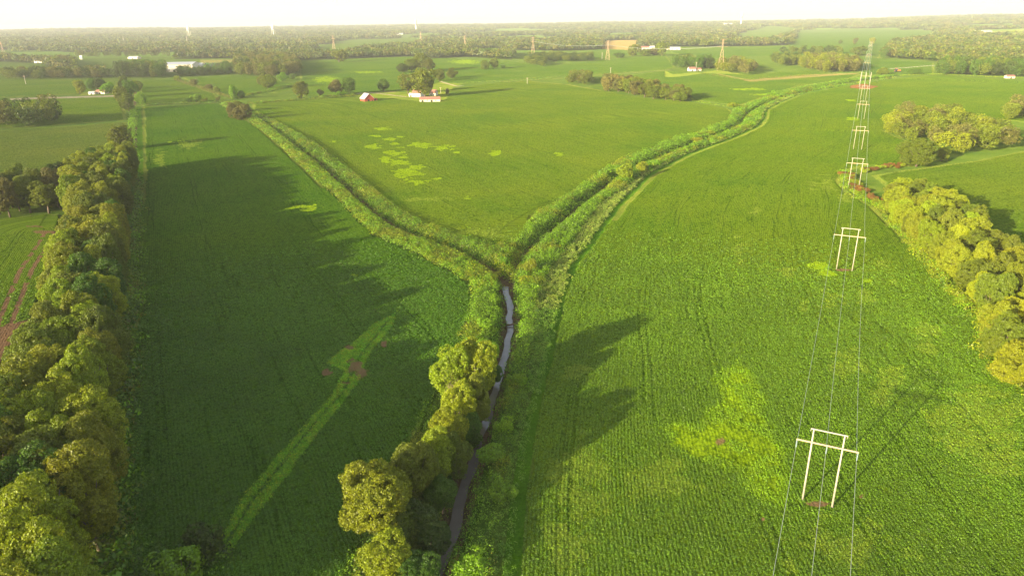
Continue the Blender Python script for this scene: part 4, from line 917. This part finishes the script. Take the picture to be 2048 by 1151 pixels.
# sucker shrubs standing out on the banks
for i, (px, py, h, w, pal) in enumerate([(945, 1125, 4.5, 6, 'lime'), (1000, 985, 4, 6, 'brush'), (985, 905, 4.2, 6, 'brush'), (1012, 850, 3.8, 5, 'lime'), (1035, 760, 3.6, 5, 'lime'), (975, 650, 4.5, 6, 'lime'), (990, 600, 4, 5, 'brush'), (960, 690, 4.5, 6, 'green'), (1060, 590, 4, 5, 'lime'), (1052, 560, 4, 5, 'yellow'), (1010, 520, 4, 5, 'brush'), (360, 1135, 7, 9, 'lime'), (300, 1140, 6, 8, 'green'), (415, 1085, 6.5, 8, 'dark'), (850, 975, 5, 7, 'green'), (900, 905, 5, 7, 'dark'), (935, 860, 4.5, 6, 'green'), (740, 1130, 5, 7, 'olive')]):
    x, y = [float(v) for v in at(px, py, h * .5)]; dz = float(tr_depth(np.array([x]), np.array([y]))[0][0])
    side = 'right' if (px > 1005 or (px in (945, 1000, 985))) else 'left'
    lab = '%s shrub on the %s creek bank, %s of the larger bank shrubs counted in a list from the bottom' % (WORDS[pal], side, ordw(i))
    if px < 450: lab = '%s bush, bottom left corner of the shaded field, %s' % (WORDS[pal], {360: 'lowest and brightest', 300: 'leftmost', 415: 'darkest, by the grass waterway'}[px])
    else: lab = '%s shrub beside %s' % (WORDS[pal], {945: 'the bottom photo edge on the right bank', 1000: 'the large golden tree, right bank', 985: 'the olive bank tree, right bank', 1012: 'the dead crown, right bank', 1035: 'the orange tipped clump, right bank', 975: 'the log in the water, left bank', 990: 'the wide water below the junction, left bank', 960: 'the top of the yellow clump, left bank', 1060: 'the water head, right bank', 1052: 'just below the golden junction bush', 1010: 'the tip of the middle field', 850: 'the large golden tree, left bank', 900: 'the bend below the dead crown', 935: 'the creek narrows, left bank', 740: 'the bottom photo edge, left bank'}[px])
    tree(x, y, h, w, pal, 'near_shrub', lab, 'shrubs on the creek banks', 'shrub', 'shrub', z=-dz)

finish_trees(); far_mass()
# ------------------------------------------------------------------ dead trees
def branchy(m, p, d, L, r, depth, rg):
    q = p + d * L; m.tube([p, (p + q) / 2 + Vector(rg.normal(0, L * .04, 3)), q], [r, r * .8, r * .55], 5, False)
    if depth == 0: return
    for i in range(3 if depth > 1 else 4):
        nd = (d + Vector(rg.normal(0, .48, 3))).normalized(); nd.z = max(nd.z, .05)
        branchy(m, q if i < 2 else p.lerp(q, .6), nd, L * rg.uniform(.6, .82), r * .55, depth - 1, rg)
def dead_tree(px, py, h, lab, seed):
    x, y = [float(v) for v in at(px, py, h * .7)]; rg = np.random.default_rng(seed)
    e = empty('dead_tree', (x, y, 0)); tag(e, lab, 'dead tree')
    m = MB(); m.tube([(0, 0, -.3), (.1, 0, h * .25), (.2, .1, h * .42)], [.32, .25, .2], 7); m.obj('trunk', MAT_DEAD, e, True)
    m = MB()
    for i in range(5):
        a = i * 1.3; branchy(m, Vector((.2, .1, h * .38)), Vector((math.cos(a) * .5, math.sin(a) * .5, .8)).normalized(), h * .17, .10, 4, rg)
    m.obj('branches', MAT_DEAD, e, True)
dead_tree(914, 775, 14.0, 'pale leafless dead tree standing in the yellow clump on the creek bank', 4)
dead_tree(14, 1105, 20, 'pale leafless dead tree in the bottom left corner of the photo', 8)
# log in the creek
m = MB(); a = at(1010, 651, -2.5); b = at(1034, 648, -2.3)
m.tube([(a[0], a[1], -2.4), ((a[0] + b[0]) / 2, (a[1] + b[1]) / 2, -2.3), (b[0], b[1], -2.1)], [.28, .24, .18], 7)
m.tube([((a[0] + b[0]) / 2, (a[1] + b[1]) / 2, -2.3), ((a[0] + b[0]) / 2 + .8, (a[1] + b[1]) / 2 + 1.2, -1.8)], [.12, .06], 6)
tag(m.obj('fallen_log', simple('wet_log', (.13, .06, .035), .8, .3, 2.), None, True), 'dark fallen log lying across the narrow creek', 'log')

# ------------------------------------------------------------------ power line
MAT_POLE = simple('pale_pole', (.52, .46, .37), .8, .3, 1.2); MAT_ARM = simple('weathered_arm', (.62, .42, .27), .8, .15, 1.)
MAT_BAND = simple('pole_foot', (.25, .23, .21), .8, .2, 1.); MAT_INS = simple('insulator_glass', (.45, .55, .52), .3, .1, 5.); MAT_WIRE = simple('wire_metal', (.50, .52, .44), .5, .1, 1., .4)
FR = [(1633.5, 1010), (1688, 542.3), (1706.7, 376), (1714.5, 300), (1721.3, 239), (1725.5, 202), None, (1731.5, 142), (1735.3, 124), (1737.5, 111.5), (1739.3, 102), (1741, 94.5), (1742, 88)]
POS = [at(*p) if p else at(1728.4, 174) for p in FR]; POS = [np.array([float(p[0]), float(p[1])]) for p in POS]
d0 = POS[1] - POS[0]; BACK = POS[0] - d0 * 1.02
def bt(m, a, b, w, h):
    """beam of rectangular section from a to b"""
    a = Vector(a); b = Vector(b); d = (b - a).normalized(); s_ = d.cross(Vector((0, 0, 1))).normalized() * w / 2; u = s_.cross(d).normalized() * h / 2
    v = [a - s_ - u, a + s_ - u, a + s_ + u, a - s_ + u, b - s_ - u, b + s_ - u, b + s_ + u, b - s_ + u]
    m.add(v, [(0, 3, 2, 1), (4, 5, 6, 7), (0, 1, 5, 4), (1, 2, 6, 5), (2, 3, 7, 6), (3, 0, 4, 7)])
def hframe(H_=16.9, sepn=5.4, armw=10.9, thick=1.):
    e = empty('power_pole_frame', (0, 0, 0))
    for s_ in (-1, 1):
        m = MB(); m.tube([(s_ * sepn / 2, 0, .6), (s_ * sepn / 2, 0, H_)], [.195 * thick, .14 * thick], 10)
        p = m.obj('pole', MAT_POLE, e, True)
        m = MB(); m.tube([(s_ * sepn / 2, 0, -.8), (s_ * sepn / 2, 0, .62)], [.27 * thick, .25 * thick], 10); m.obj('pole_foot', MAT_BAND, p, True)
    zc = H_ - 2.9
    m = MB(); bt(m, (-armw / 2, -.3, zc), (armw / 2, -.3, zc), .16 * thick, .26 * thick); m.obj('crossarm', MAT_ARM, e)
    m = MB(); bt(m, (-sepn / 2 - .55, -.02, H_ - .12), (sepn / 2 + .55, -.02, H_ - .12), .13 * thick, .2 * thick)
    for s_ in (-1, 1): bt(m, (s_ * (sepn / 2 + .5), -.02, H_ - .7), (s_ * (sepn / 2 + .5), -.021, H_ - .12), .06 * thick, .06 * thick)
    m.obj('top_crossarm', MAT_POLE, e)
    for x_ in (-armw / 2 + .1, 0, armw / 2 - .1):
        m = MB()
        for k in range(11): m.tube([(x_, -.3, zc - .2 - k * .15), (x_, -.3, zc - .29 - k * .15)], [.13 * thick, .06 * thick], 8)
        m.tube([(x_, -.3, zc - .1), (x_, -.3, zc - 1.85)], .03, 5); m.obj('insulator', MAT_INS, e)
    return e, zc
def copy_tree(o, parent=None):
    c = o.copy(); C.objects.link(c); c.parent = parent
    for ch in [q for q in bpy.data.objects if q.parent == o]: copy_tree(ch, c)
    return c
proto_f, ZC = hframe(); proto_thick, _ = hframe(thick=1.35)
labsF = ['nearest white H shaped power pole frame in the lower right field', 'second white H shaped power pole frame with red soil at its feet', 'H shaped power pole frame standing in the red shrubs', 'fourth H shaped power pole frame from the viewer, beyond the red shrubs', 'fifth brownish H shaped power pole frame, above a small bright weed patch', 'sixth H shaped power pole frame, just below the brown soil patch', None,
         'H shaped power pole frame just beyond the three pole structure', 'second H shaped pole frame beyond the three pole structure', 'third H shaped pole frame beyond the three pole structure', 'fourth H shaped pole frame beyond the three pole structure', 'fifth H shaped pole frame beyond the three pole structure', 'farthest tiny H shaped pole frame on the hill field']
ats = []
for i, p in enumerate(POS):
    a = POS[i + 1] if i + 1 < len(POS) else p + (p - POS[i - 1]); b = POS[i - 1] if i else BACK
    dr = a - b; rz = math.atan2(-dr[0], dr[1]) ; z = ground_z(*p); ats.append((p, rz, z))
    if labsF[i] is None: continue
    far_ = i > 7; src = proto_thick if far_ else proto_f
    if i == 0 or i == 8: e = src
    else: e = copy_tree(src)
    e.location = (p[0], p[1], z); e.rotation_euler = (0, 0, rz); tag(e, labsF[i], 'power pole', 'H frame poles of the power line')
# three-pole dead end
p, rz, z = ats[6]; e = empty('power_pole_frame', (p[0], p[1], 0), rz); tag(e, 'three pole power structure standing on a brown bare soil patch', 'power pole', 'H frame poles of the power line')
for x_ in (-6.3, 0, 6.3):
    m = MB(); m.tube([(x_, 0, -.5), (x_ * .95, 0, 20)], [.42, .3], 10); m.obj('pole', MAT_POLE, e, True)
m = MB(); bt(m, (-6.4, -.4, 14.5), (6.4, -.4, 14.5), .2, .3); m.obj('crossarm', MAT_ARM, e)
# conductors
seq = [(BACK, ats[0][1], 0.)] + ats
for off, nm in ((-5.35, 'left'), (0, 'middle'), (5.35, 'right')):
    pts = []; rad = []
    P3 = [(p[0] + math.cos(rz) * off, p[1] + math.sin(rz) * off, z + ZC - 1.9) for p, rz, z in seq]
    for a, b in zip(P3[:-1], P3[1:]):
        n = 26
        for i in range(n):
            t = i / n; pts.append((a[0] + (b[0] - a[0]) * t, a[1] + (b[1] - a[1]) * t, a[2] + (b[2] - a[2]) * t - 4 * 3.2 * t * (1 - t)))
    pts.append(P3[-1]); rad = [max(.036, min(.3, math.hypot(q[0], q[1]) * .00013)) for q in pts]
    m = MB(); m.tube(pts, rad, 5); tag(m.obj('power_cable', MAT_WIRE), nm + ' cable of the power line, strung from pole frame to pole frame', 'cable', 'cables of the power line')
# lattice towers
def lattice(px, py, hpx, lab, armt=2):
    x, y = [float(v) for v in at(px, py)]; depth = y * cp + HC * sp; Hh = hpx * depth / F * 1.04; bw_ = Hh * .2; th = max(.11, depth * .00009)
    e = empty('lattice_tower', (x, y, 0), rng.uniform(-.3, .3)); tag(e, lab, 'pylon', 'lattice pylons'); mat = MAT_ARM
    def wd(z): return (bw_ / 2) * (1 - z / (Hh * .78)) + .6 if z < Hh * .7 else .75 + .25 * (1 - z / Hh)
    m = MB(); zs = [0, .16, .3, .42, .52, .61, .70, .78, .86, .93, 1.]
    for sx in (-1, 1):
        for sy in (-1, 1):
            pts = [(sx * wd(z * Hh), sy * wd(z * Hh), z * Hh - (1 if z == 0 else 0)) for z in zs]; m.tube(pts, th, 4)
    m.obj('leg', mat, e); m = MB()
    for z0, z1 in zip(zs[:-1], zs[1:]):
        a, b = wd(z0 * Hh), wd(z1 * Hh)
        for k in range(4):
            c = [(-1, -1), (1, -1), (1, 1), (-1, 1)]; p0, p1 = c[k], c[(k + 1) % 4]
            m.tube([(p0[0] * a, p0[1] * a, z0 * Hh), (p1[0] * b, p1[1] * b, z1 * Hh)], th * .6, 4); m.tube([(p1[0] * a, p1[1] * a, z0 * Hh), (p0[0] * b, p0[1] * b, z1 * Hh)], th * .6, 4)
    m.obj('bracing', mat, e)
    for q, ww_ in ((.76, .17), (.87, .14), (.98, .10))[:armt + 1]:
        m = MB(); m.tube([(-Hh * ww_, 0, q * Hh), (0, 0, q * Hh + .8), (Hh * ww_, 0, q * Hh)], th * .9, 4); m.tube([(-Hh * ww_, 0, q * Hh), (0, 0, q * Hh - .8), (Hh * ww_, 0, q * Hh)], th * .6, 4); m.obj('arm', mat, e)
    return np.array([x, y]), Hh
lt = []
for a in [(1441, 141, 57, 'tallest steel lattice pylon standing at the small farmhouse grove'), (1215, 121, 36, 'lattice pylon in the field in front of the golden wheat field'), (1066, 108, 30, 'thin lattice pylon left of the pylon at the wheat field'), (930.5, 100, 26, 'lattice pylon rising from the far wood, right of the white water tower'), (842, 86, 20, 'lattice pylon just right of and below the white water tower'), (668, 98, 24, 'lattice pylon in the far left clearing behind the upper field'), (6, 104, 18, 'faint lattice pylon at the left photo edge')]:
    lt.append(lattice(*a))
for s_ in (-1, 1):
    for (pa, ha), (pb, hb), nm in ((lt[0], lt[1], 'first'), (lt[1], lt[2], 'second')):
        pts = []
        for i in range(25):
            t = i / 24; q = pa + (pb - pa) * t; pts.append((q[0], q[1] + s_ * 5, (ha + (hb - ha) * t) * .78 - 4 * 7 * t * (1 - t)))
        m = MB(); m.tube(pts, .16, 4); tag(m.obj('pylon_cable', MAT_WIRE), 'thin %s cable strung between the %s pair of lattice pylons' % ('front' if s_ < 0 else 'back', nm), 'cable', 'pylon cables')

# ------------------------------------------------------------------ towers and poles far away
MAT_WHITE = simple('white_paint', (.80, .76, .68), .6, .05, .3); MAT_CREAM = simple('cream_siding', (.72, .64, .50), .8, .1, 1.)
MAT_RED = simple('red_boards', (.42, .085, .045), .8, .2, .8); MAT_TIN = simple('tin_roof', (.62, .58, .56), .45, .15, .6, .2); MAT_RUST = simple('rusty_roof', (.36, .17, .12), .8, .3, .5)
MAT_GREYROOF = simple('grey_roof', (.42, .43, .48), .6, .12, .2); MAT_DARK = simple('dark_opening', (.03, .025, .02), .9, .1, 1.); MAT_GLASS = simple('window_glass', (.06, .07, .08), .15, .1, 1.)
def water_tower(px, py, hpx, wpx, lab, tank='pillar'):
    x, y = [float(v) for v in at(px, py)]; z = ground_z(x, y); depth = y * cp + HC * sp; Hh = hpx * depth / F; w = wpx * depth / F
    e = empty('water_tower', (x, y, z)); tag(e, lab, 'water tower')
    m = MB(); n = 16
    prof = [(.30, 0), (.24, .1), (.24, .55), (.5, .68), (.5, .9), (.42, .97), (.12, 1.0)] if tank == 'pillar' else [(.08, 0), (.08, .55), (.4, .62), (.5, .72), (.5, .86), (.3, .96), (.05, 1.)]
    m.tube([(0, 0, q[1] * Hh) for q in prof[:3]], [q[0] * w for q in prof[:3]], n); m.obj('stem', MAT_WHITE, e, True)
    m = MB(); m.tube([(0, 0, q[1] * Hh) for q in prof[2:]], [q[0] * w for q in prof[2:]], n); m.obj('tank', MAT_WHITE, e, True)
    if tank != 'pillar':
        for k in range(4):
            a = k * math.pi / 2 + .5; m = MB(); m.tube([(math.cos(a) * w * .55, math.sin(a) * w * .55, 0), (math.cos(a) * w * .42, math.sin(a) * w * .42, Hh * .66)], w * .04, 5); m.obj('leg', MAT_WHITE, e)
water_tower(832.5, 67, 23, 5.5, 'white water tower rising over the far woods at the photo centre left')
water_tower(1481, 57, 24, 6, 'white water tower on the horizon right of the photo centre')
water_tower(548, 76, 24, 7, 'white legged water tower over the left far woods', 'legs')
water_tower(379.5, 78, 23, 6.5, 'pinkish legged water tower left of the white legged one', 'legs')
def lamp_pole(px, py, hpx, lab, arm=True):
    x, y = [float(v) for v in at(px, py)]; depth = y * cp + HC * sp; Hh = hpx * depth / F
    e = empty('utility_pole', (x, y, ground_z(x, y))); tag(e, lab, 'pole'); t = max(.16, depth * .0003)
    m = MB(); m.tube([(0, 0, -.4), (0, 0, Hh)], [t, t * .8], 6); m.obj('pole', MAT_POLE, e)
    if arm: m = MB(); bt(m, (-1.6, 0, Hh * .93), (1.6, 0, Hh * .93), t, t); m.obj('crossarm', MAT_ARM, e)
for a in [(52, 169, 17, 'pale wooden pole leaning at the back left field'), (249, 89, 14, 'tall pale pole in front of the far left woods'), (375, 89, 16, 'thin mast below the pinkish water tower'), (881.5, 187, 12, 'white pole right of the farmhouse'), (831, 158, 12, 'thin pole above the big farmhouse trees'), (1054.5, 168, 12, 'thin pole on the track above the middle field'), (1221, 150, 14, 'thin pole between the round and long groves'), (1392, 139, 14, 'white pole beside the small far farmhouse'), (1204, 118, 12, 'thin pole just left of the wheat field pylon')]: lamp_pole(*a)

# ------------------------------------------------------------------ buildings
def gable(px, py, wid, dep, wall_h, roof_h, rz, wallm, roofm, lab, ridge='x', doors=(), wins=(), name='farmhouse', cat='house', chim=False, over=.4):
    """px,py = centre of the near ground edge (photo); local x = width, y = depth"""
    x, y = [float(v) for v in at(px, py)]; z = ground_z(x, y)
    e = empty(name, (x, y, z), rz); tag(e, lab, cat)
    w2, d2 = wid / 2, dep
    m = MB()
    if ridge == 'x':
        v = [(-w2, 0, -.5), (w2, 0, -.5), (w2, d2, -.5), (-w2, d2, -.5), (-w2, 0, wall_h), (w2, 0, wall_h), (w2, d2, wall_h), (-w2, d2, wall_h), (-w2, d2 / 2, wall_h + roof_h - .05), (w2, d2 / 2, wall_h + roof_h - .05)]
        m.add(v, [(0, 1, 5, 4), (2, 3, 7, 6), (1, 2, 6, 9, 5), (3, 0, 4, 8, 7)])
    else:
        v = [(-w2, 0, -.5), (w2, 0, -.5), (w2, d2, -.5), (-w2, d2, -.5), (-w2, 0, wall_h), (w2, 0, wall_h), (w2, d2, wall_h), (-w2, d2, wall_h), (0, 0, wall_h + roof_h - .05), (0, d2, wall_h + roof_h - .05)]
        m.add(v, [(0, 1, 5, 8, 4), (2, 3, 7, 9, 6), (1, 2, 6, 5), (3, 0, 4, 7)])
    m.obj('wall', wallm, e); m = MB(); t = .18
    def slab(a, b, c, d):
        a, b, c, d = map(Vector, (a, b, c, d)); u = Vector((0, 0, t)); m.add([a, b, c, d, a + u, b + u, c + u, d + u], [(0, 3, 2, 1), (4, 5, 6, 7), (0, 1, 5, 4), (1, 2, 6, 5), (2, 3, 7, 6), (3, 0, 4, 7)])
    o = over
    if ridge == 'x':
        k = o * roof_h / (d2 / 2); slab((-w2 - o, -o, wall_h - k), (w2 + o, -o, wall_h - k), (w2 + o, d2 / 2, wall_h + roof_h), (-w2 - o, d2 / 2, wall_h + roof_h)); slab((-w2 - o, d2 / 2, wall_h + roof_h), (w2 + o, d2 / 2, wall_h + roof_h), (w2 + o, d2 + o, wall_h - k), (-w2 - o, d2 + o, wall_h - k))
    else:
        k = o * roof_h / w2; slab((-w2 - o, -o, wall_h - k), (0, -o, wall_h + roof_h), (0, d2 + o, wall_h + roof_h), (-w2 - o, d2 + o, wall_h - k)); slab((0, -o, wall_h + roof_h), (w2 + o, -o, wall_h - k), (w2 + o, d2 + o, wall_h - k), (0, d2 + o, wall_h + roof_h))
    rf = m.obj('roof', roofm, e)
    if chim: m = MB(); m.box(w2 * .3, w2 * .3 + .8, d2 * .45, d2 * .45 + .8, wall_h, wall_h + roof_h + 1.1); m.obj('chimney', MAT_RUST, rf)
    for xc, ww_, hh, sill in doors:
        m = MB(); m.box(xc - ww_ / 2, xc + ww_ / 2, -.06, .05, sill, sill + hh); m.obj('door', MAT_DARK, e)
    for xc, ww_, hh, sill in wins:
        m = MB(); m.box(xc - ww_ / 2, xc + ww_ / 2, -.06, .05, sill, sill + hh); wo_ = m.obj('window', MAT_GLASS, e)
        m = MB(); m.box(xc - ww_ / 2 - .1, xc + ww_ / 2 + .1, -.1, .02, sill - .12, sill); m.obj('sill', MAT_WHITE, wo_)
    return e
# red barn: gable end faces the viewer, white roof slope on the left, lean-to on the right
e = gable(739, 203.3, 12.5, 14, 3.8, 5.6, R(34), MAT_RED, MAT_TIN, 'red wooden barn with a pale tin roof beside the lane', 'y', doors=[(-1, 2.4, 2.8, 0), (3.9, 1.2, 2., 0)], name='red_barn', cat='barn', over=.7)
m = MB(); m.box(6.6, 11.5, 2, 12, -.3, 2.8); m.obj('lean_to', MAT_RED, e)
m = MB(); m.add([(6.5, 1.6, 3.6), (12, 1.6, 2.8), (12, 12.4, 2.8), (6.5, 12.4, 3.6), (6.5, 1.6, 3.8), (12, 1.6, 3.0), (12, 12.4, 3.0), (6.5, 12.4, 3.8)], [(0, 3, 2, 1), (4, 5, 6, 7), (0, 1, 5, 4), (1, 2, 6, 5), (2, 3, 7, 6), (3, 0, 4, 7)]); m.obj('lean_to_roof', MAT_RUST, e)
m = MB(); m.box(7.0, 9.6, 1.9, 2.05, -.2, 2.2); m.obj('opening', MAT_DARK, e)
gable(832, 194, 13, 12, 4.8, 4.2, R(-24), MAT_WHITE, MAT_RUST, 'white two storey farmhouse with a brown roof under the big shade tree', 'x', doors=[(0, 1.2, 2.2, 0)], wins=[(-4, 1.2, 1.5, 1), (3.5, 1.2, 1.5, 1), (-4, 1.1, 1.2, 3.2)], chim=True)
gable(865, 191.5, 9, 9, 3.6, 3.8, R(-14), MAT_CREAM, MAT_RUST, 'small cream outbuilding with a red brown roof right of the farmhouse', 'x', doors=[(-2, 1.4, 2.1, 0)], wins=[(2, 1., 1., 1.2)], name='outbuilding', cat='outbuilding')
gable(860, 203.8, 25, 10, 3.0, 2.6, R(6), MAT_CREAM, MAT_RUST, 'long low white shed with a rusty roof at the field edge', 'x', doors=[(-9, 2.4, 2.2, 0), (2, 2.4, 2.2, 0)], wins=[(7, 1.4, .9, 1.2), (-3, 1.4, .9, 1.2)], name='shed', cat='shed')
gable(822, 193.2, 6, 5, 2.6, 1.5, R(-20), MAT_WHITE, MAT_WHITE, 'small white garage at the end of the lane, left of the farmhouse', 'x', doors=[(0, 2.6, 2.1, 0)], name='garage', cat='garage')
# factory complex behind the left woods
gable(352, 141, 70, 60, 12, 4, R(8), MAT_CREAM, MAT_GREYROOF, 'large factory hall with a grey roof in the upper left', 'x', doors=[(12, 10, 9, 0), (-22, 6, 4, 0)], name='factory_hall', cat='factory', over=1.)
gable(391, 138, 28, 30, 9, 3, R(10), MAT_WHITE, MAT_WHITE, 'white annex shed at the right end of the factory hall', 'x', doors=[(8, 4, 5, 0)], name='factory_annex', cat='shed', over=.5)
gable(349, 144, 62, 14, 5, 1.5, R(4), MAT_CREAM, MAT_CREAM, 'long pale low building in front of the factory hall', 'x', doors=[(-20, 5, 3.5, 0), (0, 5, 3.5, 0), (18, 5, 3.5, 0)], name='warehouse', cat='warehouse', over=.5)
FARB = [(76, 126, 20, 14, 5, 6, MAT_WHITE, MAT_TIN, 'small white house with a pale hipped roof at the far left', 'house'), (265, 118, 34, 16, 4, 3, MAT_CREAM, MAT_TIN, 'low pale shed behind the far left green strip', 'shed'), (162, 119, 6, 6, 7, 4, MAT_WHITE, MAT_WHITE, 'tiny white silo like hut at the far left wood edge', 'hut'),
        (402, 92, 60, 30, 7, 3, MAT_CREAM, MAT_TIN, 'pale warehouse in the far left woods below the mast', 'warehouse'), (490, 94, 70, 30, 7, 3, MAT_WHITE, MAT_TIN, 'wide white warehouse in the far left woods', 'warehouse'), (556, 82, 40, 24, 12, 3, MAT_WHITE, MAT_TIN, 'white block in the woods below the legged water tower', 'building'),
        (1288, 99, 38, 22, 5, 5, MAT_WHITE, MAT_RUST, 'white barn with a red roof beside the wheat field', 'barn'), (1338, 100, 34, 20, 6, 3, MAT_CREAM, MAT_GREYROOF, 'grey roofed farm shed right of the wheat field', 'shed'), (1354, 100, 20, 16, 6, 3, MAT_WHITE, MAT_GREYROOF, 'small white farm shed right of the grey roofed one', 'shed'), (1305, 97, 16, 12, 5, 3, MAT_WHITE, MAT_WHITE, 'tiny white hut between the red roofed barn and the tall tree', 'hut'),
        (1385, 142.5, 13, 11, 4, 3.2, MAT_WHITE, MAT_RUST, 'small white farmhouse with a red roof between two tree groups', 'house'), (1397, 142, 10, 8, 3, 2.2, MAT_CREAM, MAT_RUST, 'little cream shed right of the small red roofed farmhouse', 'shed'),
        (1960, 68, 120, 40, 12, 5, MAT_CREAM, MAT_CREAM, 'large cream hall above the upper right wood', 'hall'), (1937, 54, 90, 40, 12, 5, MAT_CREAM, MAT_RUST, 'pinkish building in the far right woods', 'building'), (1455, 56, 90, 40, 14, 5, MAT_WHITE, MAT_TIN, 'white buildings below the right water tower', 'building'), (1436, 67, 30, 20, 10, 4, MAT_WHITE, MAT_WHITE, 'small white building in the far woods left of the light field', 'building'),
        (1730, 58, 110, 30, 12, 5, MAT_WHITE, MAT_TIN, 'white sheds on the far hill under the power line end', 'shed'), (1752, 57.5, 70, 30, 12, 5, MAT_WHITE, MAT_TIN, 'white shed on the far hill just right of the power line end', 'shed'), (1133, 96, 14, 12, 5, 4, MAT_WHITE, MAT_RUST, 'white cottage in the trees left of the wheat field', 'house'), (1260, 60, 60, 20, 12, 4, MAT_WHITE, MAT_WHITE, 'white dot of a building in the far centre woods', 'building'), (1113, 65, 40, 20, 10, 4, MAT_WHITE, MAT_WHITE, 'pale building in the far centre woods', 'building'), (800, 72, 50, 24, 8, 4, MAT_WHITE, MAT_TIN, 'pale long building by the far clearing under the centre water tower', 'building'), (700, 60, 90, 30, 12, 4, MAT_WHITE, MAT_WHITE, 'white building near the horizon left of the centre water tower', 'building'), (780, 60, 90, 30, 12, 4, MAT_WHITE, MAT_WHITE, 'white roofs near the horizon just left of the centre water tower', 'building'),
        (200, 188, 15, 9, 3.2, 2.2, MAT_CREAM, MAT_RUST, 'brown roofed cottage at the farmstead grove', 'house'), (183, 189, 8, 6, 2.6, 1.4, MAT_WHITE, MAT_TIN, 'small white shed left of the brown roofed cottage', 'shed'),
        (2022, 157, 12, 8, 3, 2, MAT_CREAM, MAT_RUST, 'small tan hut at the foot of the upper right wood', 'hut')]
for px, py, wd_, dp, wh, rh, wm, rm, lab, cat in FARB:
    gable(px, py, wd_, dp, wh, rh, rng.uniform(-.3, .3), wm, rm, lab, 'x', doors=[(0, wd_ * .1 + 1, wh * .7, 0)], wins=[(-wd_ * .3, wd_ * .08 + .5, wh * .3, wh * .4), (wd_ * .3, wd_ * .08 + .5, wh * .3, wh * .4)], name={'house': 'farmhouse'}.get(cat, cat.replace(' ', '_')), cat=cat)
# farm machinery: rows behind the factory annex
MAT_MG = simple('green_machine_paint', (.05, .30, .05), .4, .1, 1.); MAT_MR = simple('red_machine_paint', (.5, .06, .03), .4, .1, 1.); MAT_TYRE = simple('tyre_rubber', (.03, .03, .03), .9, .1, 1.); MAT_OR = simple('orange_machine_paint', (.62, .20, .05), .4, .1, 1.)
def tractor(px, py, mat, lab, s_=1.4, grp='farm machines parked in the factory yard', rz=0.):
    x, y = [float(v) for v in at(px, py)]; e = empty('tractor', (x, y, 0), rz, (s_, s_, s_)); tag(e, lab, 'tractor', grp)
    m = MB(); m.box(-.45, .45, -3.6, -1.2, 1., 2.); m.box(-.6, .6, -1.2, 1.2, .9, 1.7); m.obj('body', mat, e)
    m = MB(); m.box(-.75, .75, -.9, 1., 1.7, 3.1); c_ = m.obj('cab', MAT_GLASS, e); m = MB(); m.box(-.85, .85, -1., 1.1, 3.1, 3.25); m.obj('cab_roof', mat, c_)
    for sx in (-1, 1):
        m = MB(); m.tube([(sx * .8, .4, 1.), (sx * 1.35, .4, 1.)], 1., 16); m.obj('wheel', MAT_TYRE, e, True)
        m = MB(); m.tube([(sx * .7, -2.9, .65), (sx * 1.1, -2.9, .65)], .65, 14); m.obj('wheel', MAT_TYRE, e, True)
k = 0
for r_, (py, n, x0) in enumerate([(130, 6, 412), (134, 7, 409), (138, 5, 416)]):
    for i in range(n):
        red = (r_ == 1 and i >= 5); tractor(x0 + i * 4.6, py + rng.uniform(-.3, .3), MAT_MR if red else MAT_MG, '%s tractor, %s row of the yard beside the factory, %s from the left' % ('red' if red else 'green', ['back', 'middle', 'front'][r_], ordw(i)), 1.6, rz=rng.uniform(-.4, 2.)); k += 1
tractor(1792, 144.5, MAT_OR, 'orange machine parked by the pale road in the upper right', 2., None, R(80))

# ------------------------------------------------------------------ haze
t = NT('haze_air'); pv = t.n('ShaderNodeVolumePrincipled'); pv.inputs['Color'].default_value = (.86, .87, .87, 1); pv.inputs['Density'].default_value = .8e-4; pv.inputs['Anisotropy'].default_value = 0.0
t.t.links.new(pv.outputs[0], t.out.inputs['Volume'])
m = MB(); m.box(-24000, 24000, -24000, 24000, -25, 175); hz = m.obj('haze', t.m); tag(hz, 'thin pale summer haze over the whole plain', 'haze', None, 'stuff')
print('objects', len(bpy.data.objects), 'trees', len(TREES))
